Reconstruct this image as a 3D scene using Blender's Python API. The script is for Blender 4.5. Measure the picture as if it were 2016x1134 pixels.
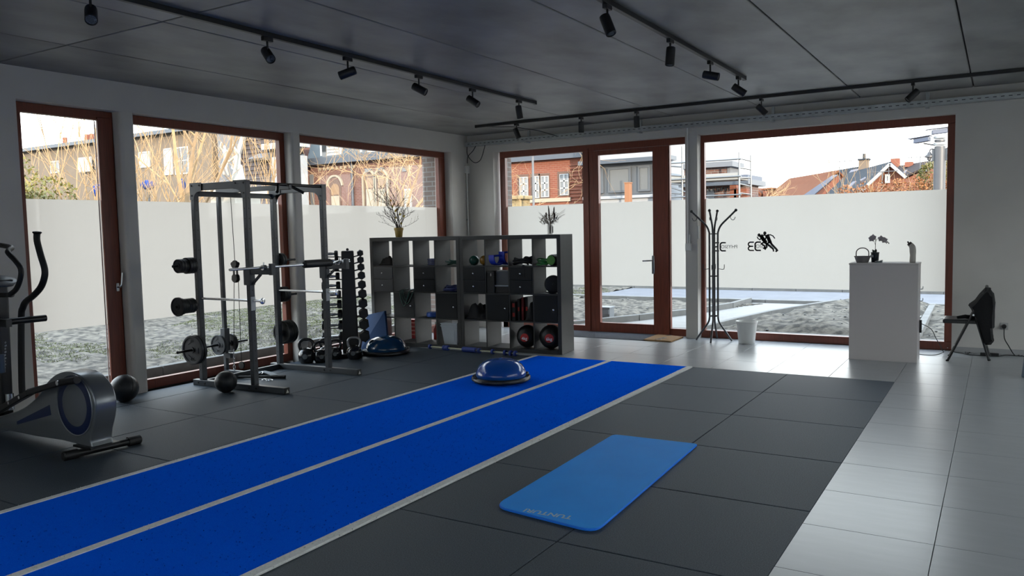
import bpy, bmesh, math, random
import numpy as np
from mathutils import Vector, Matrix, Euler
random.seed(7); rng = np.random.default_rng(7)
PI = math.pi
for o in list(bpy.data.objects): bpy.data.objects.remove(o)
SC = bpy.context.scene
COL = SC.collection

# ------------------------------------------------------------------ camera
F_PX, YAW, PITCH, ROLL, HC = 1573.776, .5489, .0724, -.0218, 1.5331
def cam_basis():
    f = Vector((-math.sin(YAW)*math.cos(PITCH), math.cos(YAW)*math.cos(PITCH), -math.sin(PITCH)))
    r = Vector((math.cos(YAW), math.sin(YAW), 0)); u = r.cross(f)
    c, s = math.cos(ROLL), math.sin(ROLL)
    return c*r+s*u, -s*r+c*u, f
CR, CU, CF = cam_basis()
cd = bpy.data.cameras.new('camera'); cam = bpy.data.objects.new('camera', cd); COL.objects.link(cam)
cd.sensor_width = 36; cd.lens = F_PX/2016*36; cd.clip_end = 400; cd.clip_start = .05
cam.matrix_world = Matrix(((CR.x, CU.x, -CF.x, 0), (CR.y, CU.y, -CF.y, 0), (CR.z, CU.z, -CF.z, HC), (0, 0, 0, 1)))
SC.camera = cam
# points of the photograph measured on a known plane of the place
def _ray(px, py): return CF*F_PX+(px-1008)*CR-(py-567)*CU
def AY(px, py, y): d = _ray(px, py); return Vector((0, 0, HC))+d*(y/d.y)
def AX(px, py, x): d = _ray(px, py); return Vector((0, 0, HC))+d*(x/d.x)
def AZ(px, py, z=0.): d = _ray(px, py); return Vector((0, 0, HC))+d*((z-HC)/d.z)

# ------------------------------------------------------------------ sky, sun, exposure
W = bpy.data.worlds.new('sky'); SC.world = W; W.use_nodes = True
nt = W.node_tree; nt.nodes.clear()
tc = nt.nodes.new('ShaderNodeTexCoord'); sp = nt.nodes.new('ShaderNodeSeparateXYZ')
rmp = nt.nodes.new('ShaderNodeValToRGB'); bg = nt.nodes.new('ShaderNodeBackground'); wo = nt.nodes.new('ShaderNodeOutputWorld')
nt.links.new(tc.outputs['Generated'], sp.inputs[0]); nt.links.new(sp.outputs['Z'], rmp.inputs[0])
nt.links.new(rmp.outputs[0], bg.inputs[0]); nt.links.new(bg.outputs[0], wo.inputs[0])
e = rmp.color_ramp.elements
e[0].position = 0.0; e[0].color = (1.0, .97, .93, 1)
e[1].position = 1.0; e[1].color = (.60, .76, 1.0, 1)
for p_, c_ in ((.12, (.96, .97, .98, 1)), (.35, (.86, .94, 1.0, 1))):
    k = e.new(p_); k.color = c_
bg.inputs[1].default_value = 1.9
sd = bpy.data.lights.new('sun', 'SUN'); sun = bpy.data.objects.new('sun', sd); COL.objects.link(sun)
sd.energy = 2.6; sd.color = (1.0, .82, .62); sd.angle = .01
SUN_DIR = Vector((.72, -.68, .155)).normalized()       # towards the sun: low, behind the photographer
sun.rotation_euler = SUN_DIR.to_track_quat('Z', 'Y').to_euler(); sun.location = (20, -20, 12)
SC.view_settings.view_transform = 'Standard'; SC.view_settings.look = 'None'
SC.view_settings.gamma = 1; SC.view_settings.use_curve_mapping = False
SC.view_settings.exposure = 1.72
SC.cycles.max_bounces = 10; SC.cycles.diffuse_bounces = 5; SC.cycles.glossy_bounces = 4
SC.cycles.transmission_bounces = 8; SC.cycles.transparent_max_bounces = 16
SC.cycles.use_denoising = True; SC.cycles.sample_clamp_indirect = 6

# ------------------------------------------------------------------ materials
MATS = {}
def mat(name, col, rough=.6, metal=0., var=0., scale=8., bump=0., bscale=40., spec=.5, col2=None, stretch=(1, 1, 1), coat=0., alpha=None, thr=None):
    if name in MATS: return MATS[name]
    m = bpy.data.materials.new(name); m.use_nodes = True; t = m.node_tree; b = t.nodes['Principled BSDF']
    b.inputs['Roughness'].default_value = rough; b.inputs['Metallic'].default_value = metal
    b.inputs['Specular IOR Level'].default_value = spec; b.inputs['Coat Weight'].default_value = coat
    b.inputs['Base Color'].default_value = (*col, 1)
    if var or col2 or bump:
        co = t.nodes.new('ShaderNodeTexCoord'); mp = t.nodes.new('ShaderNodeMapping'); mp.inputs['Scale'].default_value = stretch
        t.links.new(co.outputs['Object'], mp.inputs[0])
    if var or col2:
        n = t.nodes.new('ShaderNodeTexNoise'); n.inputs['Scale'].default_value = scale; n.inputs['Detail'].default_value = 6
        t.links.new(mp.outputs[0], n.inputs['Vector'])
        r = t.nodes.new('ShaderNodeValToRGB'); t.links.new(n.outputs['Fac'], r.inputs[0])
        c2 = col2 or tuple(min(1, c*(1+var)) for c in col); c1 = col if col2 else tuple(c*(1-var) for c in col)
        lo, hi = thr or (.3, .7)
        r.color_ramp.elements[0].position = lo; r.color_ramp.elements[1].position = hi
        r.color_ramp.elements[0].color = (*c1, 1); r.color_ramp.elements[1].color = (*c2, 1)
        t.links.new(r.outputs[0], b.inputs['Base Color'])
    if bump:
        n2 = t.nodes.new('ShaderNodeTexNoise'); n2.inputs['Scale'].default_value = bscale; n2.inputs['Detail'].default_value = 4
        t.links.new(mp.outputs[0], n2.inputs['Vector'])
        bp = t.nodes.new('ShaderNodeBump'); bp.inputs['Strength'].default_value = bump; bp.inputs['Distance'].default_value = .01
        t.links.new(n2.outputs['Fac'], bp.inputs['Height']); t.links.new(bp.outputs[0], b.inputs['Normal'])
    MATS[name] = m; return m
def brick_mat(name, c1, c2, mortar, bw=.22, bh=.075):
    m = bpy.data.materials.new(name); m.use_nodes = True; t = m.node_tree; b = t.nodes['Principled BSDF']; b.inputs['Roughness'].default_value = .85
    co = t.nodes.new('ShaderNodeTexCoord'); s = t.nodes.new('ShaderNodeSeparateXYZ'); t.links.new(co.outputs['Object'], s.inputs[0])
    ad = t.nodes.new('ShaderNodeMath'); ad.operation = 'ADD'; t.links.new(s.outputs['X'], ad.inputs[0]); t.links.new(s.outputs['Y'], ad.inputs[1])
    cb = t.nodes.new('ShaderNodeCombineXYZ'); t.links.new(ad.outputs[0], cb.inputs['X']); t.links.new(s.outputs['Z'], cb.inputs['Y'])
    k = t.nodes.new('ShaderNodeTexBrick'); t.links.new(cb.outputs[0], k.inputs['Vector'])
    k.inputs['Color1'].default_value = (*c1, 1); k.inputs['Color2'].default_value = (*c2, 1); k.inputs['Mortar'].default_value = (*mortar, 1)
    k.inputs['Scale'].default_value = 1; k.inputs['Mortar Size'].default_value = .009; k.inputs['Brick Width'].default_value = bw; k.inputs['Row Height'].default_value = bh
    t.links.new(k.outputs['Color'], b.inputs['Base Color']); MATS[name] = m; return m
def wood_mat(name, c1, c2, rough=.4):
    return mat(name, c1, rough, col2=c2, scale=6, stretch=(14, 14, .8), bump=.03, bscale=30)
def glass_mat():
    m = bpy.data.materials.new('clear_glass'); m.use_nodes = True; t = m.node_tree; t.nodes.clear()
    o = t.nodes.new('ShaderNodeOutputMaterial'); mx = t.nodes.new('ShaderNodeMixShader'); tr = t.nodes.new('ShaderNodeBsdfTransparent'); gl = t.nodes.new('ShaderNodeBsdfGlossy')
    lw = t.nodes.new('ShaderNodeLayerWeight'); lw.inputs[0].default_value = .5; pw = t.nodes.new('ShaderNodeMath'); pw.operation = 'POWER'; pw.inputs[1].default_value = 4
    ml = t.nodes.new('ShaderNodeMath'); ml.operation = 'MULTIPLY_ADD'; ml.inputs[1].default_value = .6; ml.inputs[2].default_value = .008
    gl.inputs['Roughness'].default_value = 0; tr.inputs[0].default_value = (.97, .985, .98, 1)
    t.links.new(lw.outputs['Facing'], pw.inputs[0]); t.links.new(pw.outputs[0], ml.inputs[0]); t.links.new(ml.outputs[0], mx.inputs[0])
    t.links.new(tr.outputs[0], mx.inputs[1]); t.links.new(gl.outputs[0], mx.inputs[2]); t.links.new(mx.outputs[0], o.inputs[0]); MATS['clear_glass'] = m; return m
def film_mat(name, c):
    m = bpy.data.materials.new(name); m.use_nodes = True; t = m.node_tree; t.nodes.clear()
    o = t.nodes.new('ShaderNodeOutputMaterial'); mx = t.nodes.new('ShaderNodeMixShader'); tr = t.nodes.new('ShaderNodeBsdfTranslucent'); df = t.nodes.new('ShaderNodeBsdfDiffuse')
    tr.inputs[0].default_value = (*c, 1); df.inputs[0].default_value = (.8, .8, .8, 1); mx.inputs[0].default_value = .08
    t.links.new(tr.outputs[0], mx.inputs[1]); t.links.new(df.outputs[0], mx.inputs[2]); t.links.new(mx.outputs[0], o.inputs[0]); return m
def clear_plastic(name, tint, fac):
    m = bpy.data.materials.new(name); m.use_nodes = True; t = m.node_tree; b = t.nodes['Principled BSDF']; o = t.nodes['Material Output']
    b.inputs['Base Color'].default_value = (*tint, 1); b.inputs['Roughness'].default_value = .2
    mx = t.nodes.new('ShaderNodeMixShader'); tr = t.nodes.new('ShaderNodeBsdfTransparent'); mx.inputs[0].default_value = fac
    t.links.new(tr.outputs[0], mx.inputs[1]); t.links.new(b.outputs[0], mx.inputs[2]); t.links.new(mx.outputs[0], o.inputs[0]); return m
GLASS = glass_mat(); FILM = film_mat('frosted_film', (.615, .592, .56)); FILM_L = film_mat('left_film_light_tuned', (.595, .562, .525))  # same film on both sides; the left copy's colour offsets its daylight
M_WALL = mat('white_paint', (.56, .535, .50), .8, var=.03, scale=3, bump=.05, bscale=60)
M_WOOD = wood_mat('mahogany_frame', (.135, .030, .015), (.21, .046, .022), .38)
M_CONC = mat('ceiling_concrete', (.15, .149, .144), .45, col2=(.32, .318, .305), scale=1.6, stretch=(1.2, .7, 1), bump=.08, bscale=14)
M_TILE = mat('grey_porcelain', (.34, .35, .36), .28, spec=.75, var=.06, scale=2.5, stretch=(1, 5, 1))
M_GROUT = mat('grout', (.16, .17, .175), .8)
M_RUB = mat('black_rubber_crumb', (.030, .043, .058), .6, col2=(.064, .084, .106), spec=.3, scale=180, thr=(.42, .62), bump=.15, bscale=260)
M_BLK = mat('matt_black', (.007, .007, .008), .55)
M_BLK2 = mat('satin_black', (.010, .010, .011), .36)
M_STEEL = mat('dark_powder_coat', (.040, .046, .054), .42, bump=.03, bscale=300)
M_CHR = mat('chrome', (.68, .70, .72), .24, 1.)
M_GALV = mat('galvanised_steel', (.42, .44, .45), .38, .8, var=.15, scale=12)
M_WHITE = mat('white_laminate', (.52, .48, .47), .4)
M_WPL = mat('white_plastic', (.72, .72, .70), .35)

# ------------------------------------------------------------------ mesh builder
class MB:
    def __init__(s, org=(0, 0, 0)): s.v = []; s.f = []; s.o = Vector(org)
    def add(s, vs, fs):
        n = len(s.v); s.v += [tuple(Vector(v)-s.o) for v in vs]; s.f += [tuple(i+n for i in f) for f in fs]; return s
    def box(s, x0, x1, y0, y1, z0, z1):
        vs = [(x, y, z) for z in (z0, z1) for y in (y0, y1) for x in (x0, x1)]
        return s.add(vs, [(0, 2, 3, 1), (4, 5, 7, 6), (0, 1, 5, 4), (2, 6, 7, 3), (0, 4, 6, 2), (1, 3, 7, 5)])
    def obox(s, p0, p1, w, h, up=(0, 0, 1)):
        p0, p1 = Vector(p0), Vector(p1); d = (p1-p0).normalized(); up = Vector(up)
        if abs(d.dot(up)) > .98: up = Vector((1, 0, 0))
        a = d.cross(up).normalized()*w/2; b = a.cross(d).normalized()*h/2
        vs = [p+sa*a+sb*b for p in (p0, p1) for sa, sb in ((-1, -1), (1, -1), (1, 1), (-1, 1))]
        return s.add(vs, [(3, 2, 1, 0), (4, 5, 6, 7), (0, 1, 5, 4), (1, 2, 6, 5), (2, 3, 7, 6), (3, 0, 4, 7)])
    def cyl(s, p0, p1, r0, r1=None, n=12):
        r1 = r0 if r1 is None else r1; p0, p1 = Vector(p0), Vector(p1); d = (p1-p0).normalized()
        a = d.orthogonal().normalized(); b = d.cross(a)
        vs = [p+(a*math.cos(2*PI*i/n)+b*math.sin(2*PI*i/n))*r for p, r in ((p0, r0), (p1, r1)) for i in range(n)]
        fs = [(i, (i+1) % n, n+(i+1) % n, n+i) for i in range(n)]+[tuple(range(n-1, -1, -1)), tuple(range(n, 2*n))]
        return s.add(vs, fs)
    def tube(s, pts, r, n=8, closed=False):
        pts = [Vector(p) for p in pts]; m = len(pts); rs = list(r) if isinstance(r, (list, tuple)) else [r]*m
        tans = []
        for i in range(m):
            a = pts[i-1] if (i or closed) else pts[0]; b = pts[(i+1) % m] if (i < m-1 or closed) else pts[m-1]
            tt = b-a; tans.append(tt.normalized() if tt.length > 1e-9 else Vector((0, 0, 1)))
        nrm = tans[0].orthogonal().normalized(); vs = []
        for i in range(m):
            nrm = (nrm-tans[i]*nrm.dot(tans[i]))
            nrm = nrm.normalized() if nrm.length > 1e-6 else tans[i].orthogonal().normalized()
            bn = tans[i].cross(nrm)
            vs += [pts[i]+(nrm*math.cos(2*PI*k/n)+bn*math.sin(2*PI*k/n))*rs[i] for k in range(n)]
        fs = []
        for i in range(m if closed else m-1):
            j = (i+1) % m
            fs += [(i*n+k, i*n+(k+1) % n, j*n+(k+1) % n, j*n+k) for k in range(n)]
        if not closed: fs += [tuple(range(n-1, -1, -1)), tuple(range((m-1)*n, m*n))]
        return s.add(vs, fs)
    def lathe(s, prof, c=(0, 0, 0), axis=(0, 0, 1), n=24, cap=True):
        c = Vector(c); z = Vector(axis).normalized(); x = z.orthogonal().normalized(); y = z.cross(x); vs = []; fs = []
        for r, h in prof: vs += [c+z*h+(x*math.cos(2*PI*i/n)+y*math.sin(2*PI*i/n))*max(r, 1e-4) for i in range(n)]
        for k in range(len(prof)-1): fs += [(k*n+i, k*n+(i+1) % n, (k+1)*n+(i+1) % n, (k+1)*n+i) for i in range(n)]
        if cap: fs += [tuple(range(n-1, -1, -1)), tuple(range((len(prof)-1)*n, len(prof)*n))]
        return s.add(vs, fs)
    def ball(s, c, r, n=16, sc=(1, 1, 1)):
        c = Vector(c); m = n//2; vs = []; fs = []
        for j in range(1, m):
            t = PI*j/m
            vs += [c+Vector((r*sc[0]*math.sin(t)*math.cos(2*PI*i/n), r*sc[1]*math.sin(t)*math.sin(2*PI*i/n), -r*sc[2]*math.cos(t))) for i in range(n)]
        k = len(vs); vs += [c-Vector((0, 0, r*sc[2])), c+Vector((0, 0, r*sc[2]))]
        for j in range(m-2): fs += [(j*n+i, j*n+(i+1) % n, (j+1)*n+(i+1) % n, (j+1)*n+i) for i in range(n)]
        fs += [((i+1) % n, i, k) for i in range(n)]+[((m-2)*n+i, (m-2)*n+(i+1) % n, k+1) for i in range(n)]
        return s.add(vs, fs)
    def prism(s, poly, d0, d1, plane='xz'):
        n = len(poly)
        def q(a, b, d): return {'xz': (a, d, b), 'yz': (d, a, b), 'xy': (a, b, d)}[plane]
        vs = [q(a, b, d0) for a, b in poly]+[q(a, b, d1) for a, b in poly]
        return s.add(vs, [tuple(range(n)), tuple(range(2*n-1, n-1, -1))]+[(i, n+i, n+(i+1) % n, (i+1) % n) for i in range(n)])
    def done(s, name, m, parent=None, smooth=0, bevel=0, bseg=2, kind=None, label=None, sub=0):
        me = bpy.data.meshes.new(name); me.from_pydata(s.v, [], s.f); me.update()
        bm = bmesh.new(); bm.from_mesh(me); bmesh.ops.recalc_face_normals(bm, faces=bm.faces)
        if bevel:
            ed = [e for e in bm.edges if len(e.link_faces) == 2 and e.calc_face_angle() > .6]
            try:
                rs = bmesh.ops.bevel(bm, geom=ed, offset=bevel, segments=bseg, affect='EDGES', profile=.5, clamp_overlap=True)
                for f in rs['faces']: f.smooth = True
            except Exception: pass
        bm.to_mesh(me); bm.free()
        if smooth:
            me.polygons.foreach_set('use_smooth', [True]*len(me.polygons)); me.set_sharp_from_angle(angle=math.radians(smooth))
        me.materials.append(m); o = bpy.data.objects.new(name, me); COL.objects.link(o)
        if parent is not None: o.parent = parent
        if kind: o['kind'] = kind
        if label: o['label'] = label
        if sub:
            md = o.modifiers.new('s', 'SUBSURF'); md.levels = sub; md.render_levels = sub
        return o
def thing(name, label, cat, loc=(0, 0, 0), rz=0., group=None, kind=None):
    o = bpy.data.objects.new(name, None); COL.objects.link(o); o.location = loc; o.rotation_euler = (0, 0, rz)
    o.empty_display_size = .1
    if kind: o['kind'] = kind
    return tag(o, label, cat, group)
def tag(o, label, cat=None, group=None):
    if label: o['label'] = label
    if cat: o['category'] = cat
    if group: o['group'] = group
    return o
def kids(o): return [c for c in bpy.data.objects if c.parent == o]
def dup(root, loc, rot=(0, 0, 0), label=None, scale=None):
    r = root.copy(); COL.objects.link(r); r.location = loc; r.rotation_euler = rot
    if scale is not None: r.scale = scale
    if label: r['label'] = label
    for ch in kids(root):
        c = ch.copy(); COL.objects.link(c); c.parent = r
        for g in kids(ch):
            d = g.copy(); COL.objects.link(d); d.parent = c
    return r
def share(o, name, loc, parent, label=None):
    c = bpy.data.objects.new(name, o.data); COL.objects.link(c); c.location = loc; c.parent = parent
    if label: c['label'] = label
    return c
def text(name, body, size, m, parent, loc, rot, ext=.001, bold=0., shear=0., spacing=1.):
    cu = bpy.data.curves.new(name, 'FONT'); cu.body = body; cu.size = size; cu.extrude = ext; cu.align_x = 'CENTER'; cu.align_y = 'CENTER'
    cu.offset = bold; cu.shear = shear; cu.space_character = spacing; cu.resolution_u = 3
    tmp = bpy.data.objects.new('t', cu); COL.objects.link(tmp); bpy.context.view_layer.update(); me = bpy.data.meshes.new_from_object(tmp.evaluated_get(bpy.context.evaluated_depsgraph_get()))
    bpy.data.objects.remove(tmp); me.name = name; me.materials.clear(); me.materials.append(m); o = bpy.data.objects.new(name, me); COL.objects.link(o); o.location = loc; o.rotation_euler = rot; o.parent = parent; return o
def catmull(P, k=6, closed=False):
    P = [Vector(p) for p in P]; out = []; n = len(P)
    for i in range(n if closed else n-1):
        g = (lambda j: P[j % n]) if closed else (lambda j: P[max(0, min(n-1, j))])
        a, b, c, d = g(i-1), g(i), g(i+1), g(i+2)
        for t in [q/k for q in range(k)]:
            out.append(.5*((2*b)+(c-a)*t+(2*a-5*b+4*c-d)*t*t+(3*b-a-3*c+d)*t**3))
    if not closed: out.append(P[-1])
    return out

# ================================================================== THE ROOM SHELL
ZC = 3.03; XL = -7.24; XFL = -7.37; YB = 10.57; YFB = 10.70      # ceiling, left wall face / frames, back wall face / frames
XR, YR = 3.6, -3.2                                               # right and rear walls, out of the picture
# floor: a screed with porcelain tiles and rubber tiles laid as pieces
fl = MB().box(XL-.2, XR+.2, YR-.2, YB+.2, -.14, -.024).done('floor', mat('screed', (.05, .052, .054), .9)); fl['kind'] = 'structure'
gx0, gy0 = -.24, 4.18
tile_mesh = MB().box(.0015, .5985, .0015, .5985, -.022, 0).done('tile', M_TILE, fl, bevel=.0012, bseg=1)
tile_mesh.location = (gx0, gy0-.6*11, 0)
def tile_at(x0, x1, y0, y1, full):
    if full: share(tile_mesh, 'tile', (x0, y0, 0), fl)
    else: MB((x0, y0, 0)).box(x0+.0015, x1-.0015, y0+.0015, y1-.0015, -.022, 0).done('tile', M_TILE, fl, bevel=.0012, bseg=1).location = (x0, y0, 0)
MXR, MYB = -.836, 8.371; TX0, TX1 = -4.806, -2.836                # rubber field right / far edge, turf edges
for i in range(-12, 7):
    for j in range(-12, 12):
        x0, x1 = gx0+.6*i, gx0+.6*(i+1); y0, y1 = gy0+.6*j, gy0+.6*(j+1)
        if x1 < -7.3 or y1 > YB+.16 and y0 > YB-.02: continue
        rub = x0 < MXR-.02 and y0 < MYB-.02
        if rub and (x1 <= MXR+.01 and y1 <= MYB+.02): continue
        if rub: x0, y0 = (x0, MYB+.004)                              # the strip left beside the rubber field
        x0 = max(x0, XL-.12); y1 = min(y1, YFB-.002)
        if y1-y0 < .02 or x1-x0 < .02: continue
        tile_at(x0, x1, y0, y1, abs(x1-x0-.6) < 1e-4 and abs(y1-y0-.6) < 1e-4)
rub_mesh = MB().box(.003, .997, .003, .997, -.022, .0).done('rubber_tile', M_RUB, fl, bevel=.004, bseg=2); rub_mesh.location = (-1.836, 3.371, 0)
rx0, ry0 = -1.836, 3.371
for i in range(-1, 1):
    for j in range(-6, 5):
        if (i, j) != (0, 0): share(rub_mesh, 'rubber_tile', (rx0+i, ry0+j, 0), fl)
lx0, ly0 = -6.8417, 4.3653-1
for i in range(-1, 2):
    for j in range(-6, 6):
        x0, x1 = lx0+i, min(lx0+i+1, TX0); y0 = ly0+j; y1 = min(y0+1, MYB)
        x0 = max(x0, XL-.02)
        if y1-y0 < .05 or x1 <= x0: continue
        MB((x0, y0, 0)).box(x0+.003, x1-.003, y0+.003, y1-.003, -.022, 0).done('rubber_tile', M_RUB, fl, bevel=.004).location = (x0, y0, 0)
# ceiling of precast concrete planks with open joints
ce = MB().box(XL-.4, XR+.3, YR-.3, YB+.5, ZC+.02, ZC+.55).done('ceiling', mat('joint_shadow', (.05, .052, .052), .9)); ce['kind'] = 'structure'
cx = [-7.36+1.178*i for i in range(-1, 11)]
def plank(x0, x1, y0, y1): MB((x0, y0, ZC)).box(x0+.006, x1-.006, y0+.006, y1-.006, ZC, ZC+.03).done('plank', M_CONC, ce, bevel=.006, bseg=1).location = (x0, y0, ZC)
for k in range(len(cx)-1):
    x0, x1 = max(cx[k], XL-.15), min(cx[k+1], XR)
    if x1-x0 < .1: continue
    ys = [YR-.2, 3.6, YB+.1] if x0 < -3.9 else [YR-.2, YB+.1]
    if k % 3 == 1: ys.insert(1, .4)
    for a, b in zip(ys, ys[1:]): plank(x0, x1, a, b)
M_STAIN = mat('cement_smear', (.16, .163, .165), .8, var=.2, scale=20)
# walls: left (pillars, lintel and the solid piece near the camera)
wl = MB()
wl.box(XL-.32, XL, YR-.2, 3.74, -.1, ZC+.02)
wl.box(XL-.32, XL, 3.74, YB+.35, 2.752, ZC+.02)
wl.box(XL-.32, XL, 10.13, YB+.35, -.1, 2.752)
wl = wl.done('wall_left', M_WALL); wl['kind'] = 'structure'
for (a, b) in ((4.69, 4.845), (6.87, 7.025)):
    p = MB().box(XFL-.02, XL-.003, a, b, -.09, 2.82).done('pillar', M_WALL, wl, bevel=.035, bseg=4)
wb = MB()
wb.box(XL, -6.76, YB, YB+.35, -.1, ZC+.02); wb.box(-6.76, -.465, YB, YB+.35, 2.752, ZC+.02)
wb.box(-.465, XR+.2, YB, YB+.35, -.1, ZC+.02)
wb = wb.done('wall_back', M_WALL); wb['kind'] = 'structure'
MB().box(-3.665, -3.495, YB-.02, YFB+.08, -.06, 2.80).done('pillar', M_WALL, wb, bevel=.006)
w = MB().box(XR, XR+.3, YR-.2, YB+.35, 2.8, ZC+.6).box(XR, XR+.3, 10.2, YB+.35, -.1, 2.8).box(XR, XR+.3, YR-.2, 2.0, -.1, 2.8).done('wall_right', M_WALL); w['kind'] = 'structure'
w = MB().box(XL-.3, XR+.3, YR-.3, YR, 2.8, ZC+.6).box(XL-.3, XL+.5, YR-.3, YR, -.1, 2.8).box(XR-.5, XR+.3, YR-.3, YR, -.1, 2.8).done('wall_rear', M_WALL); w['kind'] = 'structure'
w = MB().box(-.44, XR, YB-.012, YB, 0, .065).done('baseboard_back', mat('grey_skirting', (.33, .33, .33), .5), bevel=.003); w['kind'] = 'structure'
# outer brickwork and flat roof of the building itself
M_OB = brick_mat('dark_outer_brick', (.13, .095, .08), (.17, .125, .105), (.2, .19, .18))
ob = MB()
ob.box(XL-.62, XL-.32, YR-.3, 3.70, -.3, 4.1); ob.box(XL-.62, XL-.32, 10.2, YB+.66, -.3, 4.1); ob.box(XL-.62, XL-.32, 3.70, 10.2, 2.82, 4.1)
ob.box(XL-.62, -6.83, YB+.35, YB+.66, -.3, 4.1); ob.box(-6.83, -.40, YB+.35, YB+.66, 2.82, 4.1); ob.box(-.40, XR+.6, YB+.35, YB+.66, -.3, 4.1)
ob.box(XR+.3, XR+.6, YR-.3, YB+.66, 2.82, 4.1); ob.box(XL-.6, XR+.6, YR-.6, YR-.3, 2.82, 4.1); ob.box(XR+.3, XR+.6, 10.2, YB+.66, -.3, 2.82); ob.box(XR+.3, XR+.6, YR-.3, 2.0, -.3, 2.82)
ob = ob.done('wall_outer', M_OB); ob['kind'] = 'structure'
w = MB().box(XL-.62, XR+.6, YR-.6, YB+.66, ZC+.55, 4.0).done('roof', mat('roof_felt', (.08, .08, .08), .9)); w['kind'] = 'structure'

# ---- windows. A frame is four rails, each pane a thin sheet of glass, the film a translucent sheet on the outer face
def win_left(n, y0, y1, g0, g1, handle=False):
    t = thing('window_%d' % n, ['', 'narrow floor-length window with handle, left of first pillar', 'floor-length window behind the steel rack between pillars',
              'wide floor-length window behind the long shelf, to the corner'][n], None, (XFL, y0, 0), kind='structure')
    O = (XFL, y0, 0); xb = XFL-.07
    MB(O).box(xb, XFL, y0, y1, 2.665, 2.752).done('frame_rail', M_WOOD, t, bevel=.004)
    MB(O).box(xb, XFL, y0, y1, .0, .095).done('frame_rail', M_WOOD, t, bevel=.004)
    MB(O).box(xb, XFL, y0, g0, .095, 2.665).done('frame_stile', M_WOOD, t, bevel=.004)
    MB(O).box(xb, XFL, g1, y1, .095, 2.665).done('frame_stile', M_WOOD, t, bevel=.004)
    if handle:
        MB(O).box(XFL, XFL+.016, g1-.035, y1-.02, .06, 2.69).done('sash_stile', M_WOOD, t, bevel=.004)
        MB(O).box(XFL-.05, XFL-.045, g1-.03, g1-.02, .1, 2.66).done('spacer', M_WPL, t)
        h = MB(O).box(XFL+.016, XFL+.024, y1-.075, y1-.045, 1.02, 1.1).done('handle_plate', M_CHR, t, bevel=.002)
        MB(O).tube(catmull([(XFL+.02, y1-.06, 1.06), (XFL+.06, y1-.06, 1.065), (XFL+.068, y1-.05, 1.1), (XFL+.066, y1-.035, 1.2)], 5), .009).done('handle', M_CHR, h, smooth=60)
    MB(O).box(xb+.015, xb+.021, g0-.01, g1+.01, .09, 2.675).done('pane', GLASS, t)
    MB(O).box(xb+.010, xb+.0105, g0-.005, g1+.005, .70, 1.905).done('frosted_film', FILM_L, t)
    return t
win_left(1, 3.76, 4.70, 3.84, 4.565, True)
win_left(2, 4.83, 6.885, 4.90, 6.80)
win_left(3, 7.01, 10.13, 7.08, 9.975)
# back: the big window and the door unit
t = thing('window_4', 'big floor-length window with frosted band behind coat rack and white cabinet', None, (-3.5, YFB, 0), kind='structure'); O = (-3.5, YFB, 0); yb = YFB+.07
MB(O).box(-3.52, -.465, YFB, yb, 2.66, 2.755).done('frame_rail', M_WOOD, t, bevel=.004); MB(O).box(-3.52, -.465, YFB, yb, 0, .10).done('frame_rail', M_WOOD, t, bevel=.004)
MB(O).box(-3.52, -3.445, YFB, yb, .10, 2.66).done('frame_stile', M_WOOD, t, bevel=.004); MB(O).box(-.548, -.465, YFB, yb, .10, 2.66).done('frame_stile', M_WOOD, t, bevel=.004)
MB(O).box(-3.46, -.54, yb-.021, yb-.015, .09, 2.67).done('pane', GLASS, t); MB(O).box(-3.455, -.545, yb-.0105, yb-.01, .69, 1.90).done('frosted_film', FILM, t)
MB(O).box(-3.52, -.465, yb, yb+.2, .02, .06).done('sill', mat('grey_sill', (.4, .41, .41), .5), t)
BIGWIN = t
t = thing('door_1', 'mahogany glazed entrance door with side lights and lever handle', None, (-5.0, YFB, 0), kind='structure'); O = (-5.0, YFB, 0)
for b in ((-6.72, -3.66, 2.66, 2.755), (-6.72, -5.28, 0, .088), (-3.96, -3.66, 0, .10)):
    MB(O).box(b[0], b[1], YFB, yb, b[2], b[3]).done('frame_rail', M_WOOD, t, bevel=.004)
for b in ((-6.72, -6.625), (-5.28, -5.105), (-3.955, -3.94)):
    MB(O).box(b[0], b[1], YFB, yb, .0, 2.66).done('frame_stile', M_WOOD, t, bevel=.004)
MB(O).box(-5.2, -5.18, YFB-.012, YFB, .02, 2.7).done('cover_strip', M_WOOD, t, bevel=.004)
lf = MB(O); lf.box(-5.10, -5.02, YFB-.015, yb-.01, .01, 2.655); lf.box(-4.185, -3.957, YFB-.015, yb-.01, .01, 2.655); lf.box(-5.02, -4.185, YFB-.015, yb-.01, 2.59, 2.655); lf.box(-5.02, -4.185, YFB-.015, yb-.01, .01, .145)
lf = lf.done('door_leaf', M_WOOD, t, bevel=.004)
MB(O).box(-4.205, -4.165, YFB-.026, YFB-.015, .87, 1.13).done('handle_plate', M_CHR, lf, bevel=.006)
MB(O).tube(catmull([(-4.185, YFB-.02, 1.06), (-4.185, YFB-.07, 1.06), (-4.2, YFB-.075, 1.06), (-4.32, YFB-.075, 1.055)], 4), .011).done('lever', M_CHR, lf, smooth=60)
for g in ((-6.64, -5.27, .08, 2.67), (-5.03, -4.175, .135, 2.6), (-3.95, -3.64, .09, 2.67)):
    MB(O).box(g[0], g[1], yb-.021, yb-.015, g[2], g[3]).done('pane', GLASS, t)
    MB(O).box(g[0]+.004, g[1]-.004, yb-.0105, yb-.01, .69, 1.90).done('frosted_film', FILM, t)

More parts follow.
